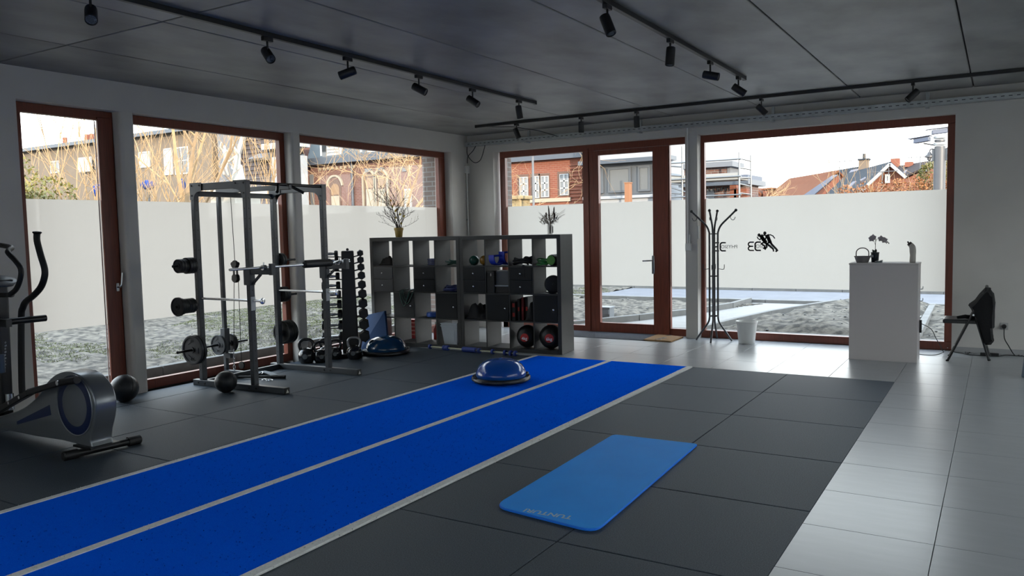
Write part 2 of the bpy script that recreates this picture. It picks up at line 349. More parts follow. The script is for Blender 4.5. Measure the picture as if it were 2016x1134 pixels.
# window lettering: it reads from the street, so it is mirrored in here
M_DEC = mat('dark_decal', (.012, .012, .014), .6); M_DEC2 = mat('grey_decal', (.05, .053, .055), .6); M_DEC3 = mat('light_grey_decal', (.13, .135, .135), .6)
yd = yb-.0225
def strokes(name, S, m, parent, org):
    b = MB(O)
    for pl, w_ in S:
        for (a0, a1), (b0, b1) in zip(pl, pl[1:]):
            dx, dz = b0-a0, b1-a1; L = math.hypot(dx, dz) or 1; nx, nz = -dz/L*w_/2, dx/L*w_/2; ex, ez = dx/L*w_*.3, dz/L*w_*.3
            b.prism([(org[0]+a0-ex+nx, org[1]+a1-ez+nz), (org[0]+b0+ex+nx, org[1]+b1+ez+nz), (org[0]+b0+ex-nx, org[1]+b1+ez-nz), (org[0]+a0-ex-nx, org[1]+a1-ez-nz)], yd-.0008, yd)
    return b.done(name, m, parent)
O = (-3.5, YFB, 0)
def arcpts(cx_, cz_, rx, rz, a0, a1, n=8): return [(cx_+rx*math.cos(math.radians(a0+(a1-a0)*i/n)), cz_+rz*math.sin(math.radians(a0+(a1-a0)*i/n))) for i in range(n+1)]
def logo(px0, py0, m1, m2):
    p = AY(px0, py0, yd); o_ = (p.x, p.z)
    S = [([(.075, .055)]+arcpts(.035, .028, .03, .027, 90, 270)+[(.065, 0)], .017), ([(.065, 0)]+arcpts(.035, -.028, .03, .027, 90, 270)+[(.075, -.055)], .017),
         ([(.165, .055), (.125, .055)]+arcpts(.125, .025, .03, .03, 90, 180, 4)+arcpts(.125, -.025, .03, .03, 180, 270, 4)+[(.165, -.055)], .019)]
    strokes('logo_mark', S, m1, BIGWIN, o_)
    x = text('lettering', 'PHYSIO', .068, m2, BIGWIN, (o_[0]+.215+3.5, yd-YFB, o_[1]-.002), (PI/2, 0, PI), .0004)
    return x
logo(1404.5, 486, M_DEC2, M_DEC3); logo(1472.5, 485, M_DEC, M_DEC3)
def px_strokes(name, S, m):
    SS = []
    for pl, w_ in S:
        SS.append(([(AY(a, b, yd).x, AY(a, b, yd).z) for a, b in pl], w_))
    return strokes(name, SS, m, BIGWIN, (0, 0))
q = lambda x, y: (1395+x/13.9, 450+y/13.9)
RUN = [([q(1440, 200), q(1500, 300), q(1560, 370)], .048), ([q(1430, 215), q(1470, 280)], .03), ([q(1440, 230), q(1410, 310), q(1350, 270), q(1335, 230)], .014), ([q(1480, 190), q(1530, 175), q(1570, 210), q(1600, 260)], .016),
       ([q(1530, 370), q(1440, 415), q(1540, 480), q(1520, 545)], .020), ([q(1560, 390), q(1640, 450), q(1770, 560)], .024), ([q(1770, 555), q(1778, 620)], .018), ([q(1500, 545), q(1560, 520)], .016),
       ([q(1610, 190), q(1640, 270), q(1680, 370)], .046), ([q(1600, 185), q(1690, 170), q(1760, 200), q(1810, 265)], .014), ([q(1670, 350), q(1730, 430), q(1860, 570)], .026), ([q(1890, 590), q(1845, 625)], .022),
       ([q(1650, 380), q(1580, 430), q(1590, 500), q(1545, 570)], .020), ([q(1590, 190), q(1560, 270), q(1540, 330)], .018)]
rn = px_strokes('runner_emblem', RUN, M_DEC)
hd = MB(O)
for (x, y), r in ((q(1380, 178), .020), (q(1540, 128), .021)):
    p = AY(x, y, yd); hd.prism([(p.x+r*math.cos(a*PI/6), p.z+1.15*r*math.sin(a*PI/6)) for a in range(12)], yd-.0008, yd)
hd.done('runner_emblem', M_DEC, BIGWIN)

# shop-front glazing behind and to the right of the photographer (out of the picture; added to bring more daylight into the room)
for n_, a0, a1, fixed, along in ((5, XL+.5, XR-.5, YR-.1, 'x'), (6, 2.0, 10.2, XR+.1, 'y')):
    t = thing('window_%d' % n_, 'glazing added out of the picture to let in daylight, %s' % ('behind the photographer' if n_ == 5 else 'on the right-hand side'), None, (a0, fixed, 0) if along == 'x' else (fixed, a0, 0), kind='structure'); o3 = t.location.copy()
    def seg(name, u0, u1, z0, z1, w0, w1, m):
        b = MB(o3)
        if along == 'x': b.box(u0, u1, fixed+w0, fixed+w1, z0, z1)
        else: b.box(fixed+w0, fixed+w1, u0, u1, z0, z1)
        b.done(name, m, t)
    seg('frame_rail', a0, a1, 0, .1, -.04, .04, M_WOOD); seg('frame_rail', a0, a1, 2.7, 2.8, -.04, .04, M_WOOD)
    k_ = 5
    for i in range(k_+1):
        u = a0+(a1-a0-.08)*i/k_; seg('frame_stile', u, u+.08, .1, 2.7, -.04, .04, M_WOOD)
    for i in range(k_):
        u = a0+(a1-a0-.08)*i/k_; seg('pane', u+.07, u+(a1-a0-.08)/k_+.01, .09, 2.71, -.003, .003, GLASS)

# ---- cable tray, conduits, boxes on the walls
t = thing('cable_tray', 'galvanised perforated cable tray along top of back wall', 'cable tray', (-3.5, YB, 2.85)); O = (-3.5, YB, 2.85)
x0, x1 = -7.2, .9
MB(O).box(x0, x1, YB-.115, YB-.012, 2.852, 2.856).done('tray_floor', M_GALV, t)
fr = MB(O); fr.box(x0, x1, YB-.117, YB-.114, 2.852, 2.915); fr.box(x0, x1, YB-.014, YB-.011, 2.852, 2.915); fr.box(x0, x1, YB-.121, YB-.110, 2.913, 2.919)
fr.done('side_flange', M_GALV, t)
sl = MB(O); x = x0+.05
while x < x1-.05: sl.box(x, x+.035, YB-.1182, YB-.1168, 2.882, 2.890); x += .075
sl.done('slots', M_BLK, t, kind='stuff')
for x in (-6.1, -4.3, -2.5, -.75, .7):
    MB(O).box(x-.02, x+.02, YB-.125, YB-.003, 2.835, 2.852).box(x-.018, x+.018, YB-.03, YB, 2.835, 3.02).done('bracket', M_GALV, t)
c1 = MB().tube(catmull([(-7.18, YB-.09, 2.86), (-7.16, YB-.11, 2.72), (-7.05, YB-.1, 2.60), (-6.93, YB-.1, 2.63), (-6.86, YB-.09, 2.8), (-6.85, YB-.08, 2.86)], 8), .006, 6).done('cable', M_BLK, smooth=60)
tag(c1, 'black cable looping down from the tray end in room corner', 'cable')
c1 = MB().tube(catmull([(-7.02, YB-.08, 2.856), (-7.08, YB-.08, 2.78), (-7.19, YB-.06, 2.70), (-7.215, YB-.045, 2.60)], 8), .006, 6).done('cable', M_BLK, smooth=60)
tag(c1, 'short black cable from the tray into the corner junction box', 'cable')
t = thing('wall_conduit', 'white vertical conduit with junction box in the room corner', 'conduit', (XL+.02, YB-.05, 1.3)); O = (XL+.02, YB-.05, 1.3)
MB(O).cyl((XL+.022, YB-.06, .1), (XL+.022, YB-.06, 2.46), .011).done('pipe', M_WPL, t, smooth=60)
MB(O).box(XL, XL+.05, YB-.10, YB-.02, 2.44, 2.56).done('junction_box', M_WPL, t, bevel=.006)
MB(O).box(XL, XL+.03, YB-.075, YB-.045, 1.70, 1.72).done('clip', M_GALV, t)
t = thing('pillar_conduit', 'white conduit with switch box down the pillar beside the door', 'conduit', (-3.64, YB-.03, 1.2)); O = (-3.64, YB-.03, 1.2)
MB(O).cyl((-3.625, YB-.032, 1.29), (-3.625, YB-.032, 2.86), .010).done('pipe', M_WPL, t, smooth=60)
MB(O).cyl((-3.60, YB-.032, 1.29), (-3.60, YB-.032, 1.42), .010).done('pipe', M_WPL, t, smooth=60)
MB(O).box(-3.655, -3.575, YB-.065, YB-.02, 1.20, 1.30).done('switch_box', M_WPL, t, bevel=.006)
t = thing('window_sensor', 'small white sensor with thin rail at edge of big window', 'sensor', (-3.50, YB+.02, 1.4)); O = (-3.50, YB+.02, 1.4)
MB(O).box(-3.52, -3.485, YB-.005, YB+.03, 1.36, 1.53).done('sensor_body', M_WPL, t, bevel=.004); MB(O).box(-3.512, -3.497, YB+.0, YB+.02, 1.53, 2.66).done('rail', M_WPL, t)

# ---- track lights
M_TRK = mat('black_track', (.012, .012, .014), .45)
def track(p0, p1, label):
    p0, p1 = Vector(p0), Vector(p1); t = thing('light_track', label, 'track', p0)
    MB(p0).obox(p0, p1, .036, .036).done('rail', M_TRK, t, bevel=.003)
    d = (p1-p0).normalized()
    for p in (p0, p1): MB(p0).obox(p-d*.01, p+d*.01, .04, .04).done('end_cap', M_BLK, t, bevel=.003)
    return t
ZT = ZC-.02
track((-4.62, -.5, ZT), (-4.68, 8.26, ZT), 'long black ceiling track over the blue turf, nearest the left windows')
track((-2.22, 1.2, ZT), (-2.24, 8.25, ZT), 'black ceiling track over the rubber floor, in the middle of ceiling')
track((-6.40, 9.58, ZT), (2.5, 9.55, ZT), 'black ceiling track running parallel to the back wall')
M_LENS = mat('lamp_lens', (.35, .38, .40), .15)
def make_spot(loc, aim, label, group='track spotlights'):
    t = thing('track_spotlight', label, 'spotlight', loc, 0, group)
    MB().box(-.016, .016, -.045, .045, -.03, 0).done('adapter', M_TRK, t, bevel=.003)
    MB().cyl((0, 0, -.03), (0, 0, -.10), .008, n=8).done('stem', M_TRK, t, smooth=60)
    d = Vector(aim).normalized(); c = Vector((0, 0, -.125)); L = .15
    b = MB().lathe([(.026, -L*.45), (.034, -L*.42), (.036, -L*.3), (.036, L*.5), (.032, L*.52), (.030, L*.47)], c, d, 18).done('lamp_head', M_TRK, t, smooth=35)
    MB().cyl(c+d*L*.44, c+d*L*.47, .030, n=16).done('lens', M_LENS, b)
    return t
SA = [((-4.64, 2.86), (.55, -.35, -.55), (168, 0)), ((-4.655, 4.22), (.6, -.25, -.5), 0), ((-4.66, 5.08), (-.75, -.45, -.3), 0), ((-4.665, 6.04), (.6, .2, -.35), 0), ((-4.67, 6.94), (.8, .1, -.55), 0), ((-4.675, 7.88), (.1, .1, -1), 0)]
nmA = ['nearest', 'second nearest', 'third', 'fourth', 'fifth', 'farthest']
for (x, y), aim, _ in SA: make_spot((x, y, ZT-.018), aim, 'black spotlight on the track over the blue turf, %s of six' % nmA[SA.index(((x, y), aim, _))])
SB = [((-2.225, 3.62), (.1, .1, -1)), ((-2.23, 4.92), (.35, -.1, -.8)), ((-2.232, 6.10), (-.05, -.1, -1)), ((-2.235, 7.12), (.75, .1, -.2)), ((-2.238, 8.03), (.65, .2, -.5))]
nmB = ['nearest', 'second nearest', 'third', 'fourth', 'farthest']
for i, ((x, y), aim) in enumerate(SB): make_spot((x, y, ZT-.018), aim, 'black spotlight on the middle ceiling track, %s of five' % nmB[i])
SCc = [(-5.72, (.3, .15, -.9)), (-4.73, (-.05, .1, -1)), (-3.95, (.0, .1, -1)), (-2.40, (.55, .2, -.6)), (-.82, (-.6, -.2, -.6))]
nmC = ['leftmost', 'second from left', 'middle', 'second from right', 'rightmost']
for i, (x, aim) in enumerate(SCc): make_spot((x, 9.565, ZT-.018), aim, 'black spotlight on the track along back wall, %s of five' % nmC[i])
c1 = MB().tube([(-6.38, 9.6, ZT), (-6.0, 9.95, ZC-.02), (-5.7, 10.15, 2.95), (-5.55, 10.50, 2.88)], .005, 6).done('cable', M_BLK, smooth=60)
tag(c1, 'thin black supply cable from back ceiling track down to tray', 'cable')

# ================================================================== TURF LANE
M_TURF = mat('blue_turf', (.002, .11, .92), .9, col2=(.006, .16, 1.0), scale=60, spec=0)
M_TURFW = mat('white_turf', (.72, .72, .69), .8, col2=(.85, .85, .82), scale=60)
TY0, TY1 = -.9, 8.36
turf = thing('turf_lane', 'blue artificial turf sprint lane with three white lines', 'turf', ((TX0+TX1)/2, 3.5, 0)); O = (-3.821, 3.5, 0)
MB(O).box(TX0+.004, TX1-.006, TY0, TY1, -.022, .006).done('backing', mat('turf_backing', (.002, .11, .92), .9, spec=0, col2=(.006, .17, 1.0), scale=220, bump=.4, bscale=300), turf)
LINES = [(TX0, TX0+.045), (-3.845, -3.79), (TX1-.055, TX1)]
def blades(name, n, xr, h, m, yb=None):
    x = rng.uniform(xr[0], xr[1], n); u = rng.random(n); y = TY1-(TY1-1.2)*u**1.0
    if name == 'turf_pile':
        ok = np.ones(n, bool)
        for a, b in LINES: ok &= ~((x > a-.002) & (x < b+.002))
        x, y = x[ok], y[ok]; n = len(x)
    a = rng.uniform(0, 2*PI, n); l = rng.uniform(.0, .010, n); b = rng.uniform(0, 2*PI, n); w_ = .0032+.0015*rng.random(n); hh = h*(.7+.5*rng.random(n))
    z0 = .005
    v = np.empty((n, 3, 3)); dx, dy = np.cos(a)*w_, np.sin(a)*w_
    v[:, 0] = np.stack([x-dx, y-dy, np.full(n, z0)], 1); v[:, 1] = np.stack([x+dx, y+dy, np.full(n, z0)], 1); v[:, 2] = np.stack([x+np.cos(b)*l, y+np.sin(b)*l, z0+hh], 1)
    v -= np.array(O); me = bpy.data.meshes.new(name); me.vertices.add(3*n); me.vertices.foreach_set('co', v.reshape(-1))
    me.loops.add(3*n); me.loops.foreach_set('vertex_index', np.arange(3*n, dtype=np.int32)); me.polygons.add(n); me.polygons.foreach_set('loop_start', np.arange(0, 3*n, 3, dtype=np.int32))
    me.update(); me.normals_split_custom_set_from_vertices(np.tile((0., 0., 1.), (3*n, 1)).tolist()); me.materials.append(m); o = bpy.data.objects.new(name, me); COL.objects.link(o); o.parent = turf; o['kind'] = 'stuff'; return o
blades('turf_pile', 14000, (TX0, TX1), .0045, M_TURF)
for k, (a, b) in enumerate(LINES):
    ln = MB(O).box(a, b, TY0, TY1+.003, -.02, .0105).done('white_line', M_TURFW, turf)
    blades('line_pile', 1500, (a-.003, b+.003), .009, M_TURFW)

# ================================================================== EXERCISE MAT
M_MAT = mat('blue_foam', (.004, .33, 1.0), .65, spec=.2, var=.05, scale=3, bump=.05, bscale=120); M_MATE = mat('blue_foam_edge', (.004, .2, .9), .6)
mt = thing('exercise_mat', 'light blue foam exercise mat lying on the black rubber tiles', 'mat', (-2.065, 4.43, 0)); O = (-2.065, 4.43, 0)
cs = [AZ(972, 996, .012), AZ(1172, 1047, .012), AZ(1374, 874, .012), AZ(1208, 855, .012)]
cs = [Vector((c.x, c.y, 0)) for c in cs]
def roundpoly(P, r, n=5):
    out = []
    for i in range(len(P)):
        a, b, c = P[i-1], P[i], P[(i+1) % len(P)]; u = (a-b).normalized()*r[i]; v = (c-b).normalized()*r[i]
        for k in range(n+1):
            t = k/n; out.append((b+u)*(1-t)**2+b*2*t*(1-t)+(b+v)*t*t)
    return [(p.x, p.y) for p in out]
poly = roundpoly(cs, [.10, .10, .03, .05])
MB(O).prism(poly, .0005, .0135, 'xy').done('mat_body', M_MATE, mt, bevel=.003)
ctr = Vector((sum(p[0] for p in poly)/len(poly), sum(p[1] for p in poly)/len(poly), 0))
MB(O).prism([tuple(((Vector((*p, 0))-ctr)*.993+ctr).xy) for p in poly], .0135, .0146, 'xy').done('top_skin', M_MAT, mt)
a_, b_ = AZ(1118, 1018, .0146), AZ(1040, 1005, .0146); mid = (a_+b_)/2; d = b_-a_
L = math.hypot(d.x, d.y)
tx = text('lettering', 'TUNTURI', .067, mat('pale_print', (.30, .50, .68), .5), mt, (mid.x-O[0], mid.y-O[1], .0150), (0, 0, math.atan2(d.y, d.x)), .0003, bold=.0015)

# ================================================================== BALANCE TRAINERS
M_BOSU = mat('glossy_blue_vinyl', (.004, .07, .34), .16, coat=.3); M_BOSU2 = mat('glossy_navy_vinyl', (.004, .045, .13), .14, coat=.3)
def bosu(loc, label, m, R=.30, h=.225, tilt=(0, 0)):
    t = thing('balance_trainer', label, 'balance trainer', loc); t.rotation_euler = (tilt[0], tilt[1], .4)
    r0 = R*.86
    MB().lathe([(r0*.97, .035), (r0, .06), (r0*.985, .09), (r0*.94, .12), (r0*.84, .16), (r0*.70, .19), (r0*.5, .213), (r0*.28, h-.003), (.02, h)], n=40).done('dome', m, t, smooth=60)
    MB().lathe([(R*.3, .004), (R*.93, .004), (R, .018), (R, .040), (R*.97, .052), (R*.9, .05), (R*.86, .045), (R*.84, .03)], n=40).done('base', M_BLK2, t, smooth=50)
    for a in (0.6, 0.6+PI): MB().tube(catmull([(R*.93*math.cos(a-.22), R*.93*math.sin(a-.22), .045), (R*1.02*math.cos(a), R*1.02*math.sin(a), .055), (R*.93*math.cos(a+.22), R*.93*math.sin(a+.22), .045)], 5), .008, 6).done('grip', M_BLK2, t, smooth=60)
    MB().cyl((0, 0, h-.002), (0, 0, h+.003), .012, n=12).done('valve', m, t)
    return t
bosu((-4.30, 6.78, .012), 'bright blue half-ball balance trainer standing on the turf', M_BOSU)
bosu((-6.66, 7.78, 0), 'dark blue balance trainer beside the dumbbell tower and long shelf', M_BOSU2, .30, .225)

# ================================================================== SQUARE RACK
RK = thing('power_rack', 'grey steel power rack with cable tower in front of the windows', 'rack', (-7.13, 5.27, 0), math.radians(3))
def rk(p): return RK_M @ Vector(p)
RK_M = Matrix.Translation((-7.13, 5.27, 0)) @ Matrix.Rotation(math.radians(3), 4, 'Z')
U1, U2, VF = (.10, .15), (.83, .88), (1.085, 1.145)
M_CAPW = mat('pale_print2', (.55, .55, .5), .5)
for v0, v1 in ((0, .06), VF):
    bb = MB().box(0, 1.272, v0, v1, 0, .06).done('base_beam', M_STEEL, RK, bevel=.004)
    cp = MB().box(1.272, 1.285, v0-.001, v1+.001, 0, .062).done('end_cap', M_BLK, bb, bevel=.002)
    MB().prism([((v0+v1)/2-.018, .012), ((v0+v1)/2+.018, .012), ((v0+v1)/2, .046)], 1.285, 1.2858, 'yz').done('triangle_emblem', M_CAPW, bb)
    vm = (v0+v1)/2
    for (u0, u1) in (U1, U2):
        ps = MB().box(u0, u1, v0, v1, .06, 2.075).done('upright', M_STEEL, RK, bevel=.004)
        hs = MB(); z = .2
        while z < 2.0:
            hs.cyl((u0+.025, v0-.0008, z), (u0+.025, v0+.001, z), .0065, n=8); hs.cyl((u1-.001, vm, z), (u1+.0008, vm, z), .0065, n=8); z += .1
        hs.done('adjustment_holes', M_BLK, ps, kind='stuff')
        for z in (.04,):
            for du in (-.02, .07): MB().cyl((u0+du, v0-.006, .03), (u0+du, v0+.002, .03), .010, n=6).done('bolt', M_BLK, bb)
    MB().box(U1[1], U2[0], v0+.004, v1-.004, 2.0, 2.07).done('top_beam', M_STEEL, RK, bevel=.004)
    # curved corner plates
    for (ua, s) in ((U1[0], 1), (U2[1], -1)):
        R_ = .085; pl = [(ua, 2.077), (ua, 1.905), (ua+s*.05, 1.905)]+[(ua+s*(.052+R_-R_*math.cos(math.radians(a))), 1.905+R_*math.sin(math.radians(a))) for a in range(0, 91, 15)]+[(ua+s*.165, 1.992), (ua+s*.165, 2.077)]
        pa, pb_ = (v0-.005, v0) if v0 == 0 else (v0-.005, v0)
        g = MB().prism(pl, pa, pb_, 'xz').done('corner_plate', M_STEEL, RK)
        for (bu, bz) in ((.025, 2.05), (.135, 2.05), (.025, 1.95)): MB().cyl((ua+s*bu, pa-.006, bz), (ua+s*bu, pa, bz), .009, n=6).done('bolt', M_BLK, g)
        if v0 > 0: MB().prism(pl, v1, v1+.005, 'xz').done('corner_plate', M_STEEL, RK)
MB().box(U1[0]+.002, U1[1]-.002, .06, 1.085, 1.945, 1.998).done('rear_beam', M_STEEL, RK, bevel=.004)
MB().box(U1[0]+.005, U1[1]-.005, .06, 1.085, .002, .056).done('rear_base_beam', M_STEEL, RK, bevel=.004)
pb = MB().cyl((.855, .06, 2.05), (.855, 1.085, 2.05), .016, n=12).done('pull_up_bar', M_BLK2, RK, smooth=60)
MB().cyl((.855, .46, 2.05), (.955, .34, 1.965), .016, n=10).done('angled_grip', M_BLK, pb, smooth=60)
MB().cyl((.855, .60, 2.05), (.955, .72, 1.965), .016, n=10).done('angled_grip', M_BLK, pb, smooth=60)
for v in (.03, 1.115):
    sf = MB().cyl((.11, v, .905), (1.0, v, .895), .0125, n=12).done('safety_bar', M_CHR, RK, smooth=60)
    MB().lathe([(.02, 0), (.031, .003), (.031, .012), (.022, .016)], (1.0, v, .895), (1, 0, 0), 18).done('bar_knob', M_CHR, sf, smooth=40)
    MB().box(.88, .885, v-.028, v+.028, .80, .935).done('hole_plate', mat('pale_steel_plate', (.5, .52, .53), .4, .3), RK)
for v0, v1 in ((0, .06), VF):
    ar = MB().box(.885, 1.135, v0+.006, v1-.006, 1.155, 1.212).done('spotter_arm', M_STEEL, RK, bevel=.003)
    MB().box(1.135, 1.172, v0+.003, v1-.003, 1.15, 1.262).done('bar_stop', M_STEEL, ar, bevel=.003)
    MB().obox((.885, (v0+v1)/2, 1.06), (1.0, (v0+v1)/2, 1.156), .02, .022).done('arm_brace', M_STEEL, ar)
    MB().box(.80, .888, v0-.004, v1+.004, 1.05, 1.225).done('arm_bracket', M_STEEL, ar, bevel=.003)
PEG = []
for z in (1.245, .84, .385):
    for s, vb in ((-1, 0), (1, 1.145)):
        ln = .275
        MB().cyl((.125, vb, z), (.125, vb+s*ln, z), .0125, n=12).cyl((.125, vb+s*(ln-.012), z), (.125, vb+s*ln, z), .0145, n=12).done('plate_peg', M_BLK2, RK, smooth=50)
        PEG.append((s, vb, z))
# cable tower
MB().box(-.175, .10, .56, .605, .002, .055).done('tower_foot', M_STEEL, RK, bevel=.004)
MB().box(-.175, -.135, .565, .605, .055, 1.99).done('tower_upright', M_STEEL, RK, bevel=.004)
MB().box(-.175, .90, .565, .605, 2.0, 2.05).done('tower_arm', M_STEEL, RK, bevel=.004)
sl_ = MB().box(-.19, -.12, .55, .62, .27, .52).done('weight_carriage', M_STEEL, RK, bevel=.004)
MB().cyl((-.155, .27, .345), (-.155, .90, .345), .0125, n=12).done('carriage_peg', M_BLK2, sl_, smooth=60)
MB().box(-.13, -.06, .56, .61, .19, .24).done('carriage_stop', M_STEEL, RK, bevel=.003)
pu = MB()
for yy in (.553, .597): pu.prism([(.06+a, 1.15+b) for a, b in [(-.035, .10), (-.045, .08), (-.03, .05), (-.014, .03), (-.014, -.03), (-.034, -.05), (-.038, -.09), (-.02, -.115), (.02, -.115), (.038, -.09), (.034, -.05), (.014, -.03), (.014, .03), (.03, .05), (.045, .08), (.035, .10)]], yy, yy+.005, 'xz')
pu = pu.done('pulley_block', M_BLK2, RK)
for z in (1.07, 1.225): MB().lathe([(.012, 0), (.045, .001), (.036, .010), (.045, .019), (.012, .02)], (.06, .565, z), (0, 1, 0), 18).done('pulley_wheel', M_BLK2, pu, smooth=40)
cb = MB().tube([(.03, .585, 2.0), (.05, .585, 1.26)], .0035, 6).tube([(.03, .58, 1.04), (-.02, .58, .34)], .0035, 6).tube([(.095, .58, 1.04), (.085, .58, .16)], .0035, 6)
cb.done('steel_cable', M_BLK, RK, smooth=60)
ch = MB()
for i in range(8):
    z = .28-i*.022; a = (0 if i % 2 else PI/2)
    ch.tube([(-.03+.008*math.cos(t)*math.cos(a), .58+.008*math.cos(t)*math.sin(a), z+.015*math.sin(t)) for t in [2*PI*k/8 for k in range(8)]], .0025, 5, True)
ch.done('chain', M_CHR, RK, smooth=60)
MB().tube([(-.03+.014*math.cos(t), .58, .085+.03*math.sin(t)) for t in [2*PI*k/12 for k in range(12)]], .005, 6, True).done('snap_hook', M_CHR, RK, smooth=60)
MB().lathe([(.012, 0), (.04, .001), (.032, .010), (.04, .019), (.012, .02)], (.085, .57, .12), (0, 1, 0), 18).done('floor_pulley', M_BLK2, RK, smooth=40)

# weight plates: lathe body with rim and hub, raised grips; each plate its own thing
M_IRON = mat('grey_iron', (.022, .026, .031), .55, var=.2, scale=20, bump=.1, bscale=120); M_IRONB = mat('black_iron', (.008, .009, .010), .5)
def make_plate(r, th, label, loc, group=None, grip=True, m=None, num=None):
    m = m or M_IRON; t = thing('weight_plate', label, 'weight plate', loc, math.radians(3), group)
    MB().lathe([(.0135, -th/2), (.03, -th/2), (.032, -th*.25), (r*.82, -th*.25), (r*.86, -th/2), (r*.97, -th/2), (r, -th*.4), (r, th*.4), (r*.97, th/2), (r*.86, th/2), (r*.82, th*.25), (.032, th*.25), (.03, th/2), (.0135, th/2)], (0, 0, 0), (0, 1, 0), 32).done('disc', m, t, smooth=35)
    if grip:
        for k in range(3):
            a = PI/2+k*2*PI/3+.5; c = Vector((math.cos(a)*r*.55, -th*.27, math.sin(a)*r*.55)); tt = Vector((-math.sin(a), 0, math.cos(a)))
            MB().obox(c-tt*r*.2, c+tt*r*.2, r*.12, th*.18, (0, 1, 0)).done('grip_bar', m, t, bevel=.002)
    if num:
        for s_, k in num: text('raised_digits', s_, r*.3, m, t, (k[0]*r, -th*.27, k[1]*r), (PI/2, 0, 0), th*.08)
    return t
def at_rk(u, v, z): return rk((u, v, z))
make_plate(.150, .033, 'large grey plate on lowest near peg of rack, outermost of two', at_rk(.125, -.085, .385), 'plates on the rack', True, None, [('10', (.0, .62)), ('KG', (0, -.62))])
make_plate(.150, .033, 'large grey plate on lowest near peg of rack, against the upright', at_rk(.125, -.045, .385), 'plates on the rack')
make_plate(.095, .030, 'dark plate on middle near peg of rack, outermost and biggest of stack', at_rk(.125, -.235, .84), 'plates on the rack', True, M_IRONB)
for i in range(5): make_plate(.075 if i else .082, .030, 'small black plate in the stack behind the outermost on middle near peg', at_rk(.125, -.20+i*.032, .84), 'small plates on the middle near peg', False, M_IRONB)
for i in range(6): make_plate(.070 if i < 3 else .082, .030, 'small black plate in the stack on top near peg of rack', at_rk(.125, -.205+i*.032, 1.245), 'small plates on the top near peg', False, M_IRONB)
make_plate(.112, .030, 'grey plate on the cable tower carriage, on near side', at_rk(-.155, .49, .345), 'plates on the rack', True, None, [('5', (.0, .6)), ('KG', (0, -.6))])
make_plate(.105, .030, 'dark plate on the cable tower carriage, on far side', at_rk(-.155, .66, .345), 'plates on the rack', False, M_IRONB)
for i in range(2): make_plate(.082, .030, 'small black plate of the pair on top far peg of rack', at_rk(.125, 1.17+i*.034, 1.245), 'small plates on the top far peg', False, M_IRONB)
for i in range(3): make_plate(.088, .030, 'black plate in the stack on middle far peg of rack', at_rk(.125, 1.17+i*.033, .85), 'plates on the middle far peg', False, M_IRONB)
for i in range(4): make_plate(.135, .033, 'large black plate in the stack on lowest far peg of rack', at_rk(.125, 1.17+i*.036, .41), 'plates on the lowest far peg', False, M_IRONB)
# barbell on the arms
bl = thing('barbell', 'thin chrome barbell with black neck pad resting on the rack arms', 'barbell', rk((1.085, .35, 1.2255)), math.radians(3))
MB().cyl((0, -.78, 0), (0, .90, 0), .0125, n=14).done('bar', M_CHR, bl, smooth=60)
MB().cyl((0, .19, 0), (0, .60, 0), .036, n=20).cyl((0, .20, .034), (0, .59, .034), .012).done('neck_pad', M_BLK, bl, bevel=.008)
for y in (-.36, .74):
    c_ = MB().cyl((0, y-.02, 0), (0, y+.02, 0), .026, n=16).done('collar', M_CHR, bl, smooth=50)
    MB().cyl((0, y, .02), (0, y, .05), .006, n=8).done('collar_screw', M_CHR, c_)
MB().tube([(.02, .62, .012), (.02, .88, .02)], .006, 6).tube([(-.02, .70, -.015), (-.02, .86, -.02)], .006, 6).done('clip_prongs', M_CHR, bl, smooth=60)
# lat bar with chain on the floor inside the rack
lb = thing('lat_bar', 'black pull-down bar with straps lying on floor inside the rack', 'pull-down bar', (-6.15, 5.75, 0))
pA, pB = AZ(470, 742, .02), AZ(562, 742, .02); o3 = Vector((-6.15, 5.75, 0))
MB(o3).cyl(pA, pB, .014, n=12).cyl(pB-(pB-pA).normalized()*.16, pB, .0185, n=12).done('bar', M_BLK, lb, smooth=60)
rg = MB(o3)
for k, (px, py) in enumerate(((514, 736), (520, 748), (528, 748), (533, 749))):
    c = AZ(px, py, .012); rg.tube([(c.x+.022*math.cos(a), c.y+.022*math.sin(a), .008+.008*(k % 2)+.012*(1+math.sin(a))*(k == 0)) for a in [2*PI*q_/10 for q_ in range(10)]], .004, 5, True)
rg.done('rings', M_CHR, lb, smooth=60)
st = [AZ(503, 738, .01), AZ(516, 733, .012), AZ(530, 736, .012), AZ(541, 741, .01)]
sb = MB(o3)
for a, b in zip(st, st[1:]): sb.obox(a+Vector((0, 0, .012)), b+Vector((0, 0, .012)), .07, .006)
sb.done('strap', mat('grey_webbing', (.22, .25, .28), .8), lb)

